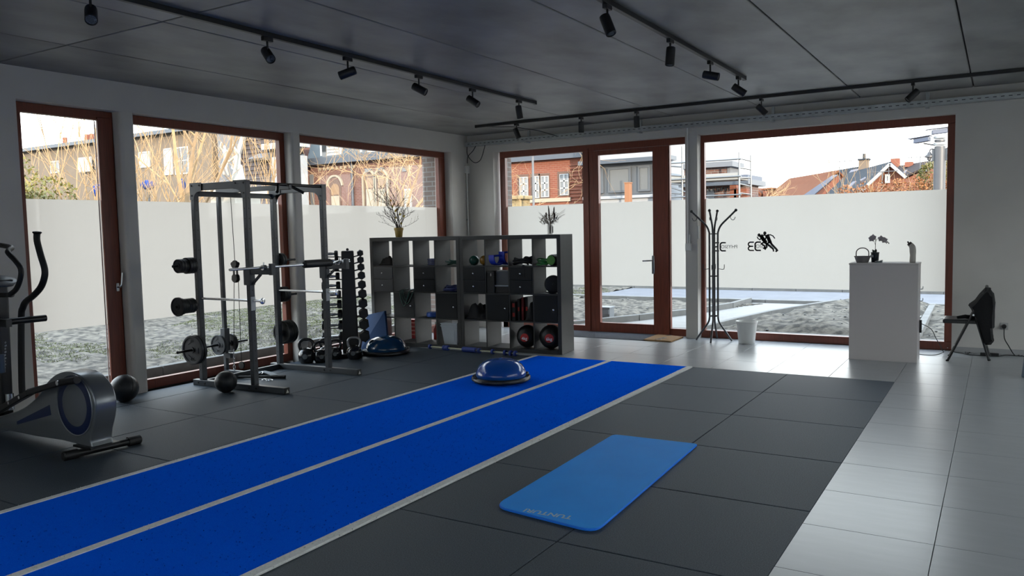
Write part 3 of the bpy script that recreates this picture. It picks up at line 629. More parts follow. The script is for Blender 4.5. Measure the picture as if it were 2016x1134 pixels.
# ================================================================== BALLS, KETTLEBELLS
M_BALL = mat('black_rubber_ball', (.016, .018, .021), .42, bump=.06, bscale=90)
def mball(loc, r, label):
    t = thing('medicine_ball', label, 'ball', loc)
    b = MB().ball((0, 0, r*.985), r, 28).done('ball_shell', M_BALL, t, smooth=60)
    MB().tube([(r*1.002*math.cos(a), r*1.002*math.sin(a)*.3, r*.985+r*1.002*math.sin(a)*.954) for a in [2*PI*k/32 for k in range(32)]], .0022, 5, True).done('seam', M_BLK, t, smooth=60)
    MB().cyl((r*.5, -r*.62, r*1.5), (r*.515, -r*.64, r*1.54), .008, n=8).done('valve', M_BLK, t)
mball((-6.48, 5.16, 0), .107, 'black medicine ball on floor at the near foot of rack')
mball((-7.02, 4.44, 0), .128, 'black medicine ball at foot of first pillar behind the elliptical trainer')
def kettlebell(loc, r, label, steel=False, rz=0.):
    t = thing('kettlebell', label, 'kettlebell', loc, rz, 'kettlebells on the floor'); m = mat('glossy_black_enamel', (.012, .013, .015), .18, coat=.3)
    MB().lathe([(.02, 0), (r*.72, .0), (r*.92, r*.35), (r, r*.85), (r*.94, r*1.3), (r*.7, r*1.65), (r*.35, r*1.82), (.02, r*1.86)], n=24).done('bell', m, t, smooth=60)
    w_ = r*.82; hp = [(-w_*.72, 0, r*1.5), (-w_*.98, 0, r*2.0), (-w_*.95, 0, r*2.55), (-w_*.5, 0, r*2.85), (0, 0, r*2.9), (w_*.5, 0, r*2.85), (w_*.95, 0, r*2.55), (w_*.98, 0, r*2.0), (w_*.72, 0, r*1.5)]
    MB().tube(catmull(hp, 4), r*(.15 if steel else .2), 10).done('handle', mat('bare_steel', (.35, .35, .36), .35, .8) if steel else m, t, smooth=60)
    MB().lathe([(.01, 0), (r*.3, 0), (r*.3, .004), (.01, .005)], (0, -r*.985, r*.9), (0, -1, .1), 16).done('weight_badge', mat('badge_grey', (.10, .11, .12), .5), t, smooth=40)
kettlebell((-7.06, 6.80, 0), .098, 'big glossy black kettlebell nearest to the second pillar', rz=.6)
kettlebell((-6.93, 6.90, 0), .085, 'black kettlebell in front, second from the second pillar', rz=.9)
kettlebell((-7.08, 7.14, 0), .085, 'black kettlebell at the window, behind the front ones', rz=.3)
kettlebell((-6.94, 7.16, 0), .080, 'black kettlebell half hidden behind the front right rack post', rz=.7)
kettlebell((-6.72, 7.26, 0), .092, 'kettlebell with bare steel handle at foot of the dumbbell tower', True, .55)

# ================================================================== DUMBBELL TOWER
DT = (-6.95, 7.45, 0)
dt = thing('dumbbell_tower', 'black upright dumbbell tower between window and long shelf', 'dumbbell rack', DT, .733)
# local x: across the picture, local -y: towards the photographer
MB().prism([(-.10, .05), (.10, .05), (.075, 1.32), (-.075, 1.32)], -.09, .07, 'xz').done('column', M_BLK2, dt, bevel=.012)
MB().box(-.26, .14, -.20, .22, 0, .05).done('base', M_BLK2, dt, bevel=.01); MB().ball((0, 0, 1.335), .018, 12).done('top_knob', M_BLK, dt, smooth=60)
zz = [1.275, 1.19, 1.10, .995, .88, .765, .645, .52, .385, .235]
cr = MB()
for k, z in enumerate(zz):
    q_ = 1-(z-.2)/1.1
    cr.obox((.06, -.07, z-.035), (.15+.02*q_, -.07, z-.012), .03, .012); cr.obox((.06, .05, z-.035), (.15+.02*q_, .05, z-.012), .03, .012)
    cr.obox((-.06, -.02, z-.035), (-.15, -.02, z-.02), .03, .012); cr.obox((-.09, -.02, z-.03), (-.24-.02*q_, -.02, z-.025), .03, .012)
cr.done('cradle_arm', M_BLK, dt)
DM = Matrix.Translation(DT) @ Matrix.Rotation(.733, 4, 'Z')
ordn = ['topmost', 'second from top', 'third from top', 'fourth from top', 'fifth from top', 'sixth from top', 'fourth from bottom', 'third from bottom', 'second from bottom', 'lowest']
M_HEX = mat('black_hex_rubber', (.014, .015, .017), .45)
M_TAGP = mat('blue_grey_tag', (.14, .17, .21), .5)
def dumbbell(c, ax, r, L, label):
    c = DM @ Vector(c); d = (DM.to_3x3() @ Vector(ax)).normalized()
    t = thing('dumbbell', label, 'dumbbell', c, 0, 'dumbbells on the tower'); hl = L*.27
    MB().tube([-d*hl, -d*hl*.5, d*0, d*hl*.5, d*hl], [.013, .017, .0195, .017, .013], 12).done('handle', M_CHR, t, smooth=60)
    for s in (-1, 1):
        h = MB().cyl(d*s*hl, d*s*(hl+.012), r*.82, r, 6).cyl(d*s*(hl+.012), d*s*(L/2-.01), r, r, 6).cyl(d*s*(L/2-.01), d*s*L/2, r, r*.85, 6).done('head', M_HEX, t)
for k, z in enumerate(zz):
    r = .039+.0028*k; L = .175+.008*k
    dumbbell((-.215, -.02, z+.012), (1, 0, 0), r, L+.02, 'hex dumbbell with chrome handle on window side of tower, %s' % ordn[k])
    dumbbell((.155+.002*k, -.01, z+.012), (0, 1, 0), r*1.1, L, 'hex dumbbell end-on on the shelf side of tower, %s' % ordn[k])

# ================================================================== BLUE WEDGE, RESISTANCE BAR
M_PAD = mat('blue_vinyl_pad', (.002, .020, .066), .7, spec=.2)
wd = thing('wedge_board', 'dark blue padded board leaning against the left end of shelf', 'board', (-7.25, 8.2, 0)); o3 = Vector((-7.25, 8.2, 0))
c4 = [Vector((-7.20, 7.90, 0.0)), Vector((-6.82, 8.02, 0.0)), AY(757, 612, 8.30), AY(722, 620, 8.25)]
nv = Vector((0, .74, -.67))*.035
MB(o3).add(c4+[c+nv for c in c4[:2]]+[c+Vector((0, .04, 0)) for c in c4[2:]], [(0, 1, 2, 3), (7, 6, 5, 4), (0, 4, 5, 1), (1, 5, 6, 2), (2, 6, 7, 3), (3, 7, 4, 0)]).done('board', M_PAD, wd, bevel=.006)
MB(o3).box(-7.22, -7.12, 8.27, 8.32, .0, .44).done('side_pad', M_PAD, wd, bevel=.006)
rb = thing('resistance_bar', 'long pale bar with blue foam grip and clips in front of shelf', 'bar', (-5.68, 8.26, 0)); o3 = Vector((-5.68, 8.26, 0))
p0, p1 = Vector((-6.36, 8.29, .035)), Vector((-4.98, 8.23, .035)); D = p1-p0
M_BAR = mat('pale_yellow_fibreglass', (.50, .50, .34), .5); M_BLF = mat('royal_blue_foam', (.010, .035, .22), .6)
MB(o3).cyl(p0, p1, .009, n=10).done('bar', M_BAR, rb, smooth=60)
MB(o3).cyl(p0+D*.40, p0+D*.55, .034, n=18).done('foam_grip', M_BLF, rb, bevel=.006)
for f in (.0, .17, .195, .21, .575, .725, .86, .92, .97): MB(o3).cyl(p0+D*f, p0+D*f+D.normalized()*.03, .034 if f > 0 else .03, n=14).done('clip', M_BLF, rb, bevel=.005)

# ================================================================== LONG CUBE SHELF
S4_BEFORE = set(bpy.data.objects)
M_SHELF = mat('black_brown_laminate', (.020, .0205, .021), .5, var=.12, scale=8, stretch=(1, 1, 6)); M_DRAW = mat('slate_front', (.030, .035, .043), .45); M_DRAW2 = mat('black_front', (.008, .0095, .012), .45, spec=.3)
SH = 1.468; YF, YR2 = 8.572, 8.962; UW = 1.412; CW = (UW-.1-3*.017)/4
ROW = [(1.088, 1.418), (.742, 1.072), (.396, .726), (.05, .38)]
def colx(x0, c): a = x0+.05+c*(CW+.017); return a, a+CW
def shelf_unit(x0, label):
    t = thing('cube_shelf', label, 'shelf', (x0+UW/2, (YF+YR2)/2, 0)); o3 = Vector((x0+UW/2, (YF+YR2)/2, 0))
    for a in (x0, x0+UW-.05): MB(o3).box(a+.0005, a+.0495, YF, YR2, 0, SH).done('side_panel', M_SHELF, t, bevel=.002, bseg=1)
    MB(o3).box(x0+.05, x0+UW-.05, YF, YR2, SH-.05, SH).done('top_panel', M_SHELF, t, bevel=.002, bseg=1); MB(o3).box(x0+.05, x0+UW-.05, YF, YR2, 0, .05).done('bottom_panel', M_SHELF, t, bevel=.002, bseg=1)
    for r in range(3): MB(o3).box(x0+.05, x0+UW-.05, YF+.002, YR2-.002, ROW[r][0]-.016, ROW[r][0]).done('shelf_board', M_SHELF, t)
    for r in range(4):
        for c in range(3): b = colx(x0, c)[1]; MB(o3).box(b+.0005, b+.0165, YF+.002, YR2-.002, *ROW[r]).done('divider', M_SHELF, t)
    return t, o3
X2 = -4.535-UW; X1 = X2-UW-.001
s1, o1 = shelf_unit(X1, 'black open cube shelf of sixteen cells, left of the two, by windows'); s2, o2 = shelf_unit(X2, 'black open cube shelf of sixteen cells, right of the two, by turf')
def knob(b, x, z, parent): MB(b).cyl((x, YF-.002, z), (x, YF-.014, z), .007, n=8).ball((x, YF-.020, z), .0135, 10).done('knob', M_CHR, parent, smooth=60)
def drawers(t, o3, x0, r, c, m):
    a, b = colx(x0, c); z0, z1 = ROW[r]; zm = (z0+z1)/2
    for za, zb in ((z0+.002, zm-.002), (zm+.002, z1-.002)):
        d = MB(o3).box(a+.002, b-.002, YF-.002, YR2-.03, za, zb).done('drawer', m, t, bevel=.002, bseg=1); knob(o3, (a+b)/2, (za+zb)/2, d)
def door(t, o3, x0, r, c):
    a, b = colx(x0, c); z0, z1 = ROW[r]
    d = MB(o3).box(a+.002, b-.002, YF-.002, YR2-.02, z0+.002, z1-.002).done('door', M_DRAW2, t, bevel=.002, bseg=1); knob(o3, b-.045, (z0+z1)/2-.01, d)
drawers(s1, o1, X1, 1, 0, M_DRAW); drawers(s1, o1, X1, 1, 2, M_DRAW2); drawers(s2, o2, X2, 1, 0, M_DRAW2); drawers(s2, o2, X2, 1, 2, M_DRAW2)
door(s1, o1, X1, 2, 1); door(s1, o1, X1, 2, 3); door(s2, o2, X2, 2, 1); door(s2, o2, X2, 2, 3)
# ---- what lies in the cells
def cell(x0, r, c): a, b = colx(x0, c); return a, b, ROW[r][0]
M_GRN = mat('dark_green_rubber', (.006, .06, .045), .45); M_GRN2 = mat('bright_green_rubber', (.02, .20, .04), .4); M_NAVY = mat('navy_rubber', (.010, .02, .11), .5); M_CLOTH = mat('black_cloth', (.010, .010, .011), .85, bump=.3, bscale=40)
def heap(name, label, cat, x0, x1, y0, y1, z0, h, m, seed, parts=7):
    r = random.Random(seed); t = thing(name, label, cat, ((x0+x1)/2, (y0+y1)/2, z0)); o3 = Vector(((x0+x1)/2, (y0+y1)/2, z0)); b = MB(o3)
    n = 22; g = [(r.uniform(.15, .85), r.uniform(.15, .85), r.uniform(.3, .6), r.uniform(.45, 1)) for _ in range(parts)]; vs = []; 
    for j in range(n+1):
        for i in range(n+1):
            u, v = i/n, j/n; e = min(u, 1-u, v, 1-v); z = max(math.exp(-((u-a)**2+(v-c)**2)/d**2*2)*k for a, c, d, k in g)
            z = z*min(1, e*7)*h+ .016*math.sin(u*23+seed)*math.sin(v*19+seed*2)*min(1, e*6)
            vs.append((x0+(x1-x0)*u, y0+(y1-y0)*v, z0+.003+max(0, z)))
    fs = [(j*(n+1)+i, j*(n+1)+i+1, (j+1)*(n+1)+i+1, (j+1)*(n+1)+i) for j in range(n) for i in range(n)]
    b.add(vs, fs); o = b.done('fabric', m, t, smooth=80)
    sd_ = o.modifiers.new('t', 'SOLIDIFY'); sd_.thickness = .004; sd_.offset = 1
    return t, o3
def bands(name, label, x0, x1, y0, y1, z0, m, n, seed, r=.006, zmax=.05):
    q_ = random.Random(seed); t = thing(name, label, 'resistance band', ((x0+x1)/2, (y0+y1)/2, z0)); o3 = Vector(((x0+x1)/2, (y0+y1)/2, z0))
    for k in range(n):
        cx_, cy_ = q_.uniform(x0+.08, x1-.08), q_.uniform(y0+.06, y1-.06); rx = min(cx_-x0, x1-cx_)*.9; ry = min(cy_-y0, y1-cy_)*.9; ph = q_.uniform(0, 6)
        pts = [(cx_+rx*math.cos(a)*(1+.15*math.sin(3*a+ph)), cy_+ry*math.sin(a), z0+r+k*zmax/n+.3*zmax*(1+math.sin(2*a+ph))*.5) for a in [2*PI*i/20 for i in range(20)]]
        MB(o3).tube(pts, r, 6, True).done('band_loop', m, t, smooth=60)
    return t
# upper row, left unit
a, b, z = cell(X1, 0, 0); heap('gym_bag', 'crumpled black cloth bag in the top left cell of shelf', 'bag', a+.06, b-.01, YF+.04, YR2-.08, z, .13, M_CLOTH, 3)
a, b, z = cell(X1, 0, 2); t = thing('band_stack', 'folded navy blue resistance bands in the third cell of top row', 'resistance band', ((a+b)/2+.07, YF+.2, z)); 
for k in range(5): MB().box(-.085+.006*(k % 2), .085-.004*(k % 3), -.10, .10, .002+k*.018, .016+k*.018).done('folded_band', M_NAVY, t, bevel=.006)
a, b, z = cell(X1, 0, 3); bands('band_coil', 'dark green coiled resistance band in fourth cell of top row', a+.08, b-.01, YF+.03, YF+.25, z, M_GRN, 4, 5, .009, .06)
# second row
a, b, z = cell(X1, 1, 1); t = thing('hanging_bands', 'green resistance tubes hanging over the front of shelf', 'resistance band', ((a+b)/2, YF, z)); o3 = Vector(((a+b)/2, YF, z))
for k, (u, w_, dn) in enumerate(((.10, .19, .19), (.13, .24, .16), (.15, .15, .10))):
    xx = a+u; MB(o3).tube(catmull([(xx-.005, YF+.12, z+.012+k*.01), (xx, YF-.006, z+.008+k*.006), (xx+.015, YF-.014, z-dn*.55), (xx+w_*.34, YF-.016, z-dn), (xx+w_*.6, YF-.014, z-dn*.5), (xx+w_*.8, YF-.006, z+.006+k*.006), (xx+w_*.8+.04, YF+.14, z+.012+k*.01)], 6), .0055, 6).done('band_loop', M_GRN, t, smooth=60)
a, b, z = cell(X1, 1, 3); bands('band_coil', 'navy blue tangled resistance bands in second row beside the middle', a+.06, b-.004, YF+.01, YF+.22, z, M_NAVY, 6, 11, .010, .06)
# third row
a, b, z = cell(X1, 2, 2); t = thing('balance_pad', 'round bright blue foam pad in the third row of shelf', 'pad', (a+.195, YF+.16, z)); MB().lathe([(.09, 0), (.105, .01), (.108, .04), (.10, .062), (.085, .066)], n=28).done('pad_body', mat('bright_blue_foam', (.012, .08, .40), .5), t, smooth=50); MB().cyl((0, 0, .066), (0, 0, .068), .04, n=20).done('centre_ring', M_NAVY, t)
# bottom row, left unit: plastic boxes, red things behind
M_CLR = clear_plastic('cloudy_plastic', (.55, .60, .65), .55); M_RED = mat('red_plastic', (.42, .02, .015), .45)
a, b, z = cell(X1, 3, 3)
for k, (lbl, z0) in enumerate((('clear plastic storage box in the bottom cell, lower one of stack', z), ('clear plastic storage box nested on top in the bottom cell', z+.032))):
    t = thing('storage_box', lbl, 'storage box', (a+.17, YF+.16, z0), 0, 'clear storage boxes'); s_ = 1
    B0, B1, hh = (.095, .11), (.122, .145), .255
    tb = MB(); lv = [(B0, 0), (B1, hh)]
    P = lambda q_, h: [(-q_[0], -q_[1], h), (q_[0], -q_[1], h), (q_[0], q_[1], h), (-q_[0], q_[1], h)]
    tb.add(P(B0, .003)+P(B1, hh), [(0, 1, 2, 3), (0, 4, 5, 1), (1, 5, 6, 2), (2, 6, 7, 3), (3, 7, 4, 0)]); tb.done('box_body', M_CLR, t)
    rm = MB(); rm.box(-.128, .128, -.152, -.143, hh-.014, hh).box(-.128, .128, .143, .152, hh-.014, hh).box(-.128, -.120, -.143, .143, hh-.014, hh).box(.120, .128, -.143, .143, hh-.014, hh).done('rim', M_CLR, t)
    if not k: MB().box(.055, .075, -.137, -.130, .05, .23).done('clip_strap', M_CLR, t)
a, b, z = cell(X1, 3, 0); t = thing('red_crate', 'red slatted plastic crate standing behind the lower left cell', 'crate', (a+.27, YR2+.18, 0))
for k in range(5): MB().box(-.12, .12, -.10, .10, .05+k*.055, .085+k*.055).done('slat', M_RED, t, bevel=.004)
MB().box(-.11, .11, -.09, .09, 0, .05).done('crate_base', M_RED, t)
a, b, z = cell(X1, 3, 1); t = thing('red_bottle', 'red bottle standing on the floor behind the lower shelf cell', 'bottle', (a+.31, YR2+.16, 0)); MB().lathe([(.04, 0), (.045, .01), (.045, .17), (.02, .22), (.018, .25)], n=18).done('bottle_body', M_RED, t, smooth=50); MB().cyl((0, 0, .25), (0, 0, .275), .022, n=14).done('cap', M_WPL, t)
# right unit
a, b, z = cell(X2, 0, 0)
def smallball(loc, r, label, m):
    t = thing('weighted_ball', label, 'ball', loc, 0); MB().ball((0, 0, r), r, 24).done('ball_shell', m, t, smooth=60); MB().cyl((r*.55, -r*.80, r*1.12), (r*.57, -r*.83, r*1.13), .009, n=10).done('valve', M_BLK, t)
smallball((a+.105, YF+.11, z), .064, 'dark green weighted ball in the top row of right shelf', mat('pearl_green', (.006, .055, .04), .3)); smallball((a+.23, YF+.16, z), .064, 'golden brown weighted ball beside the green one on shelf', mat('old_gold', (.26, .13, .015), .32))
a, b, z = cell(X2, 0, 1); M_ROY = mat('royal_blue_plastic', (.008, .03, .36), .3)
for k, (dx, dy, hh, lbl) in enumerate(((.13, .06, .135, 'royal blue half-round trough standing in top row, front one'), (.22, .17, .175, 'royal blue half-round trough standing in top row, behind other'))):
    t = thing('blue_trough', lbl, 'trough', (a+dx, YF+dy, z), -.35, 'blue troughs'); R_ = .095
    out = [(R_*math.cos(math.radians(x)), R_+.004+R_*math.sin(math.radians(x))) for x in range(180, 361, 15)]; inn = [((R_-.012)*math.cos(math.radians(x)), R_+.004+(R_-.012)*math.sin(math.radians(x))) for x in range(360, 179, -15)]
    MB().prism([(-R_, hh)]+out+[(R_, hh)]+[(R_-.012, hh)]+inn+[(-R_+.012, hh)], -.05, .05, 'yz').done('trough_body', M_ROY, t, smooth=40)
    MB().box(-.052, -.046, -R_, R_, hh-.02, hh).box(.046, .052, -R_, R_, hh-.02, hh).done('rim', M_ROY, t)
a, b, z = cell(X2, 0, 2); bands('band_coil', 'black tangled straps and bands in the third cell of right shelf', a+.02, b-.005, YF+.01, YF+.2, z, M_CLOTH, 7, 21, .010, .085)
st = MB((a+.2, YF, z)); st.box(a+.185, a+.215, YF-.006, YF-.003, z-.14, z+.012).box(a+.185, a+.215, YF-.006, YF+.1, z+.010, z+.014); tag(st.done('hanging_strap', M_CLOTH), 'black strap hanging down in front of the shelf drawers', 'strap').location = (a+.2, YF, z)
a, b, z = cell(X2, 0, 3)
bands('band_coil', 'bright green exercise bands in the last cell of top row', a+.01, a+.22, YF+.02, YF+.16, z, M_GRN2, 5, 31, .009, .07)
t = thing('massage_roller', 'black foam roller with green end in last cell of top row', 'roller', (a+.235, YF+.02, z+.068), -.12)
MB().cyl((0, 0, 0), (0, .3, 0), .066, n=24).done('roller_body', M_BLK, t, bevel=.005); MB().lathe([(.01, 0), (.052, .001), (.058, .006), (.058, .01)], (0, -.002, 0), (0, -1, 0), 24).done('green_end', mat('leaf_green_plastic', (.04, .20, .02), .4), t, smooth=40)
sr = MB()
for k in range(5): sr.lathe([(.064, 0), (.070, .004), (.070, .014), (.064, .018)], (0, .03+k*.045, 0), (0, 1, 0), 24)
sr.done('ridges', M_BLK2, t, smooth=40)
a, b, z = cell(X2, 1, 1); t = thing('speaker_box', 'black loudspeaker box lying open side out in second row', 'speaker', (a+.066, YF+.1, z)); MB().box(-.06, .045, -.09, .14, 0, .275).done('speaker_cabinet', M_BLK2, t, bevel=.006); MB().box(-.005, .008, -.094, -.09, .215, .25).done('badge', M_CHR, t)
t = thing('printer', 'grey and black printer standing beside the speaker on shelf', 'printer', (a+.20, YF+.15, z)); MB().box(-.09, .10, -.12, .14, 0, .085).done('printer_base', M_BLK2, t, bevel=.006); MB().box(-.088, .098, -.10, .14, .10, .275).done('printer_body', mat('mid_grey_plastic', (.075, .08, .09), .4), t, bevel=.008); MB().box(-.09, .10, -.125, .14, .085, .10).done('paper_tray', mat('pale_grey_plastic', (.32, .34, .36), .4), t)
MB().box(-.09, .09, -.06, .06, .275, .283).done('paper', mat('paper_white', (.7, .7, .7), .7), t)
a, b, z = cell(X2, 1, 3); t = thing('ab_wheel', 'black ab wheel pair with handles in second row of right shelf', 'wheel', (a+.205, YF+.14, z+.112), .5)
for k, dx in enumerate((-.03, .03)):
    MB().lathe([(.07, -.016), (.10, -.016), (.111, -.008), (.111, .008), (.10, .016), (.07, .016)], (0, dx, 0), (0, 1, 0), 26).done('wheel_tyre', M_BLK, t, smooth=40)
    sp_ = MB()
    for q_ in range(6): an = q_*PI/3; sp_.obox((.015*math.cos(an), dx, .015*math.sin(an)), (.075*math.cos(an), dx, .075*math.sin(an)), .012, .012)
    sp_.done('spokes', M_BLK2, t)
MB().cyl((0, -.06, 0), (0, .06, 0), .018, n=14).done('hub', M_BLK2, t)
t = thing('handle_grip', 'small black handle with stub lying in second row cell', 'handle grip', (a+.13, YF+.20, z+.014)); MB().cyl((-.05, 0, .085), (.05, 0, .085), .016, n=12).cyl((0, 0, 0), (0, 0, .085), .012, n=10).box(-.04, .04, -.04, .04, -.012, 0).done('grip', M_BLK, t)
a, b, z = cell(X2, 2, 0); heap('gym_bag', 'black sports bag filling third row cell of right shelf', 'bag', a+.004, b-.004, YF+.02, YR2-.06, z, .20, M_CLOTH, 9, 9)
a, b, z = cell(X2, 2, 2)
for k, (dx, w_, hh, lbl) in enumerate(((.012, .045, .235, 'black ring folder with red labels, first in the third row cell'), (.075, .03, .275, 'black folder with red spine, second in the third row cell'), (.115, .03, .29, 'red book, third in the third row cell'), (.155, .035, .295, 'red and black binder, fourth in third row cell'))):
    t = thing('folder', lbl, 'folder', (a+dx+w_/2, YF+.13+.03*k, z)); MB().box(-w_/2, w_/2, -.1, .14, 0, hh).done('cover', M_BLK2 if k != 2 else mat('dark_red_cover', (.16, .012, .012), .5), t, bevel=.003)
    for zz_ in ((.05, .17) if k == 0 else (.12,)): MB().box(-w_*.35, w_*.35, -.1015, -.1, zz_, zz_+.05).done('red_label', M_RED, t)
t, o3 = heap('gym_bag', 'black ribbed pouch in third row next to the red folders', 'bag', a+.19, b-.006, YF+.03, YF+.26, z, .23, M_CLOTH, 17, 5)
a, b, z = cell(X2, 3, 2)
def slamball(loc, r, label, txt, aim):
    t = thing('weight_ball', label, 'ball', loc, aim); m = mat('black_leather', (.014, .015, .017), .5, bump=.2, bscale=120)
    MB().ball((0, 0, r), r, 30).done('ball_shell', m, t, smooth=60)
    zz_ = r*.98; c = Vector((0, -r*.985, zz_))
    d = MB().lathe([(.001, .004), (r*.36, .0025), (r*.38, -.012)], c+Vector((0, -.006, 0)), (0, -1, 0), 28).done('red_badge', M_RED, t, smooth=60)
    text('lettering', txt, r*.36, M_WPL, d, (0, -r*.985-.0105, zz_-.01), (PI/2, 0, 0), .0008, bold=.0012)
    for a_ in (0, PI/3, 2*PI/3): MB().tube([(r*1.003*math.cos(x)*math.sin(a_), r*1.003*math.cos(x)*math.cos(a_), r+r*1.003*math.sin(x)) for x in [2*PI*i/32 for i in range(32)]], .002, 5, True).done('seam', M_BLK2, t, smooth=60)
slamball((a+.165, YF+.155, z), .142, 'black medicine ball with red 4kg badge in bottom shelf cell', '4kg', .15)
a, b, z = cell(X2, 3, 3); slamball((a+.155, YF+.155, z), .148, 'black medicine ball with red 6kg badge in last bottom cell', '6kg', .25)

# the whole row stands slightly askew to the back wall: turn it about its right front corner
bpy.context.view_layer.update(); PV = Vector((-4.535, 8.572, 0)); TH = math.radians(4.8); RM = Matrix.Translation(PV+Vector((0, -.02, 0))) @ Matrix.Rotation(TH, 4, 'Z') @ Matrix.Translation(-PV)
for o in set(bpy.data.objects)-S4_BEFORE:
    if o.parent is None: o.location = RM @ o.location; o.rotation_euler.z += TH
# ================================================================== PLANTS ON THE SHELF
def leafquad(b, c, d, w_, n_=(0, 0, 1)):
    c, d = Vector(c), Vector(d); s_ = d.cross(Vector(n_)); s_ = s_.normalized()*w_ if s_.length > 1e-6 else Vector((w_, 0, 0))
    b.add([c, c+d*.5+s_, c+d, c+d*.5-s_], [(0, 1, 2, 3)])
pp = AY(785.5, 466, 8.52); pl = thing('branch_plant', 'yellow pot of twisted bare branches with yellow flowers on shelf', 'plant', (pp.x, 8.52, SH))
M_POT = mat('yellow_ceramic', (.36, .24, .06), .35); M_TWIG = mat('dark_twig', (.035, .028, .022), .8)
MB().lathe([(.042, 0), (.046, .004), (.058, .095), (.064, .097), (.066, .128), (.060, .130), (.056, .118), (.01, .116)], n=24).done('pot', M_POT, pl, smooth=40)
MB().lathe([(.001, .125), (.03, .124), (.055, .112)], n=14).done('soil', mat('bark_mulch', (.08, .035, .018), .9), pl)
r_ = random.Random(4); br = MB(); fl_ = []; lv = MB()
def twig(p, d, L, r, lev):
    pts = [p]; 
    for i in range(6):
        d = (d+Vector((r_.uniform(-.5, .5), r_.uniform(-.5, .5), r_.uniform(-.22, .28)))*.8).normalized(); p = p+d*L/6; pts.append(p)
        if lev and i > 1 and r_.random() < .75: twig(p, (d+Vector((r_.uniform(-.7, .7), r_.uniform(-.7, .7), r_.uniform(-.1, .6)))).normalized(), L*.5, r*.55, lev-1)
        if r_.random() < .3: leafquad(lv, p, Vector((r_.uniform(-1, 1), r_.uniform(-1, 1), r_.uniform(0, 1)))*.022, .005)
    br.tube(catmull(pts, 2), [r*(1-.7*i/12) for i in range(len(catmull(pts, 2)))], 5); fl_.append(p)
for k in range(13):
    a_ = k*2*PI/13; twig(Vector((.03*math.cos(a_), .03*math.sin(a_), .12)), Vector((.15*math.cos(a_)-.05, .15*math.sin(a_), 1)).normalized(), r_.uniform(.2, .38) if k % 3 else .46, .0062, 2)
for k in range(4): a_ = r_.uniform(-.5, .5)+(PI if k == 0 else 0); twig(Vector((.03*math.cos(a_), 0, .13)), Vector((math.cos(a_), math.sin(a_), .45)).normalized(), .26, .003, 1)
br.done('branches', M_TWIG, pl, smooth=60); lv.done('leaflets', mat('olive_leaf', (.10, .11, .02), .6), pl, kind='stuff')
M_FLW = mat('yellow_flower', (.42, .30, .03), .6); M_FLW2 = mat('amber_flower', (.36, .16, .01), .6)
for k, (dx, dz) in enumerate(((-.10, .50), (-.09, .42), (-.055, .36), (.0, .375), (-.035, .27), (.085, .285), (-.045, .45), (.05, .185), (.02, .31))):
    f = MB(); c = Vector((dx, -.02+.02*(k % 3), dz+.0))
    for q_ in range(6): an = q_*PI/3; leafquad(f, c, Vector((math.cos(an)*.022, -.012, math.sin(an)*.022)), .009, (0, 1, 0))
    f.ball(c, .008, 8); f.done('flower', M_FLW if k % 3 else M_FLW2, pl)
pp = AY(1083, 462, 8.70); dv = thing('dried_bouquet', 'glass vase of dried grasses and feathers at right end of shelf', 'bouquet', (pp.x, 8.70, SH))
MB().lathe([(.030, 0), (.034, .003), (.036, .12), (.0335, .12), (.031, .006), (.005, .005)], n=22).done('vase', clear_plastic('vase_glass', (.5, .5, .5), .22), dv, smooth=40)
sm = MB(); M_DRY = mat('dry_grass', (.20, .16, .12), .8); M_DARKF = mat('dark_seed_head', (.035, .014, .010), .7); gr = MB(); fe = MB()
for k in range(26):
    a_ = r_.uniform(0, 2*PI); s_ = r_.uniform(.1, .75); tip = Vector((math.cos(a_)*s_*.16, math.sin(a_)*s_*.12, r_.uniform(.16, .26))); sm.tube(catmull([(math.cos(a_)*.012, math.sin(a_)*.012, .01), (math.cos(a_)*.02, math.sin(a_)*.02, .12), tip], 4), .0016, 4)
    for q_ in range(5): leafquad(gr, tip-Vector((0, 0, .012*q_)), Vector((r_.uniform(-.03, .03), r_.uniform(-.03, .03), .03)), .004, (0, 1, 0))
for s_ in (-1, 1):
    for k in range(6):
        e_ = Vector((s_*(.10+.025*k if s_ > 0 else .09+.012*k), r_.uniform(-.05, .05), .15+.03*k if s_ > 0 else .13+.028*k)); p_ = catmull([(0, 0, .12), e_*.55+Vector((0, 0, .07)), e_], 6); fe.tube(p_, .0012, 4)
        for i in range(3, len(p_)): leafquad(fe, p_[i], Vector((s_*.022, 0, .012)), .0014, (0, 1, 0)); leafquad(fe, p_[i], Vector((s_*.018, 0, -.010)), .0014, (0, 1, 0))
sm.done('stems', M_DRY, dv); gr.done('grass_heads', M_DRY, dv, kind='stuff'); fe.done('feathers', mat('pale_feather', (.36, .34, .32), .8), dv, kind='stuff')
for (dx, dz, hh, tl) in ((-.005, .22, .135, -.10), (.055, .27, .07, .15), (-.045, .23, .04, -.3), (.06, .22, .04, .4)): MB().tube([(dx, 0, dz-.06), (dx+tl*.02, 0, dz), (dx+tl*hh*.6, 0, dz+hh*.7), (dx+tl*hh, 0, dz+hh)], [.002, .010, .008, .003], 8).done('seed_head', M_DARKF, dv, smooth=60)
for (dx, dz) in ((.07, .19), (.10, .20), (.05, .165)): MB().ball((dx, -.02, dz), .010, 8).done('berry', M_BLK, dv, smooth=60)
MB().box(.038, .046, -.012, .0, .02, .10).done('tag', M_BLK, dv)

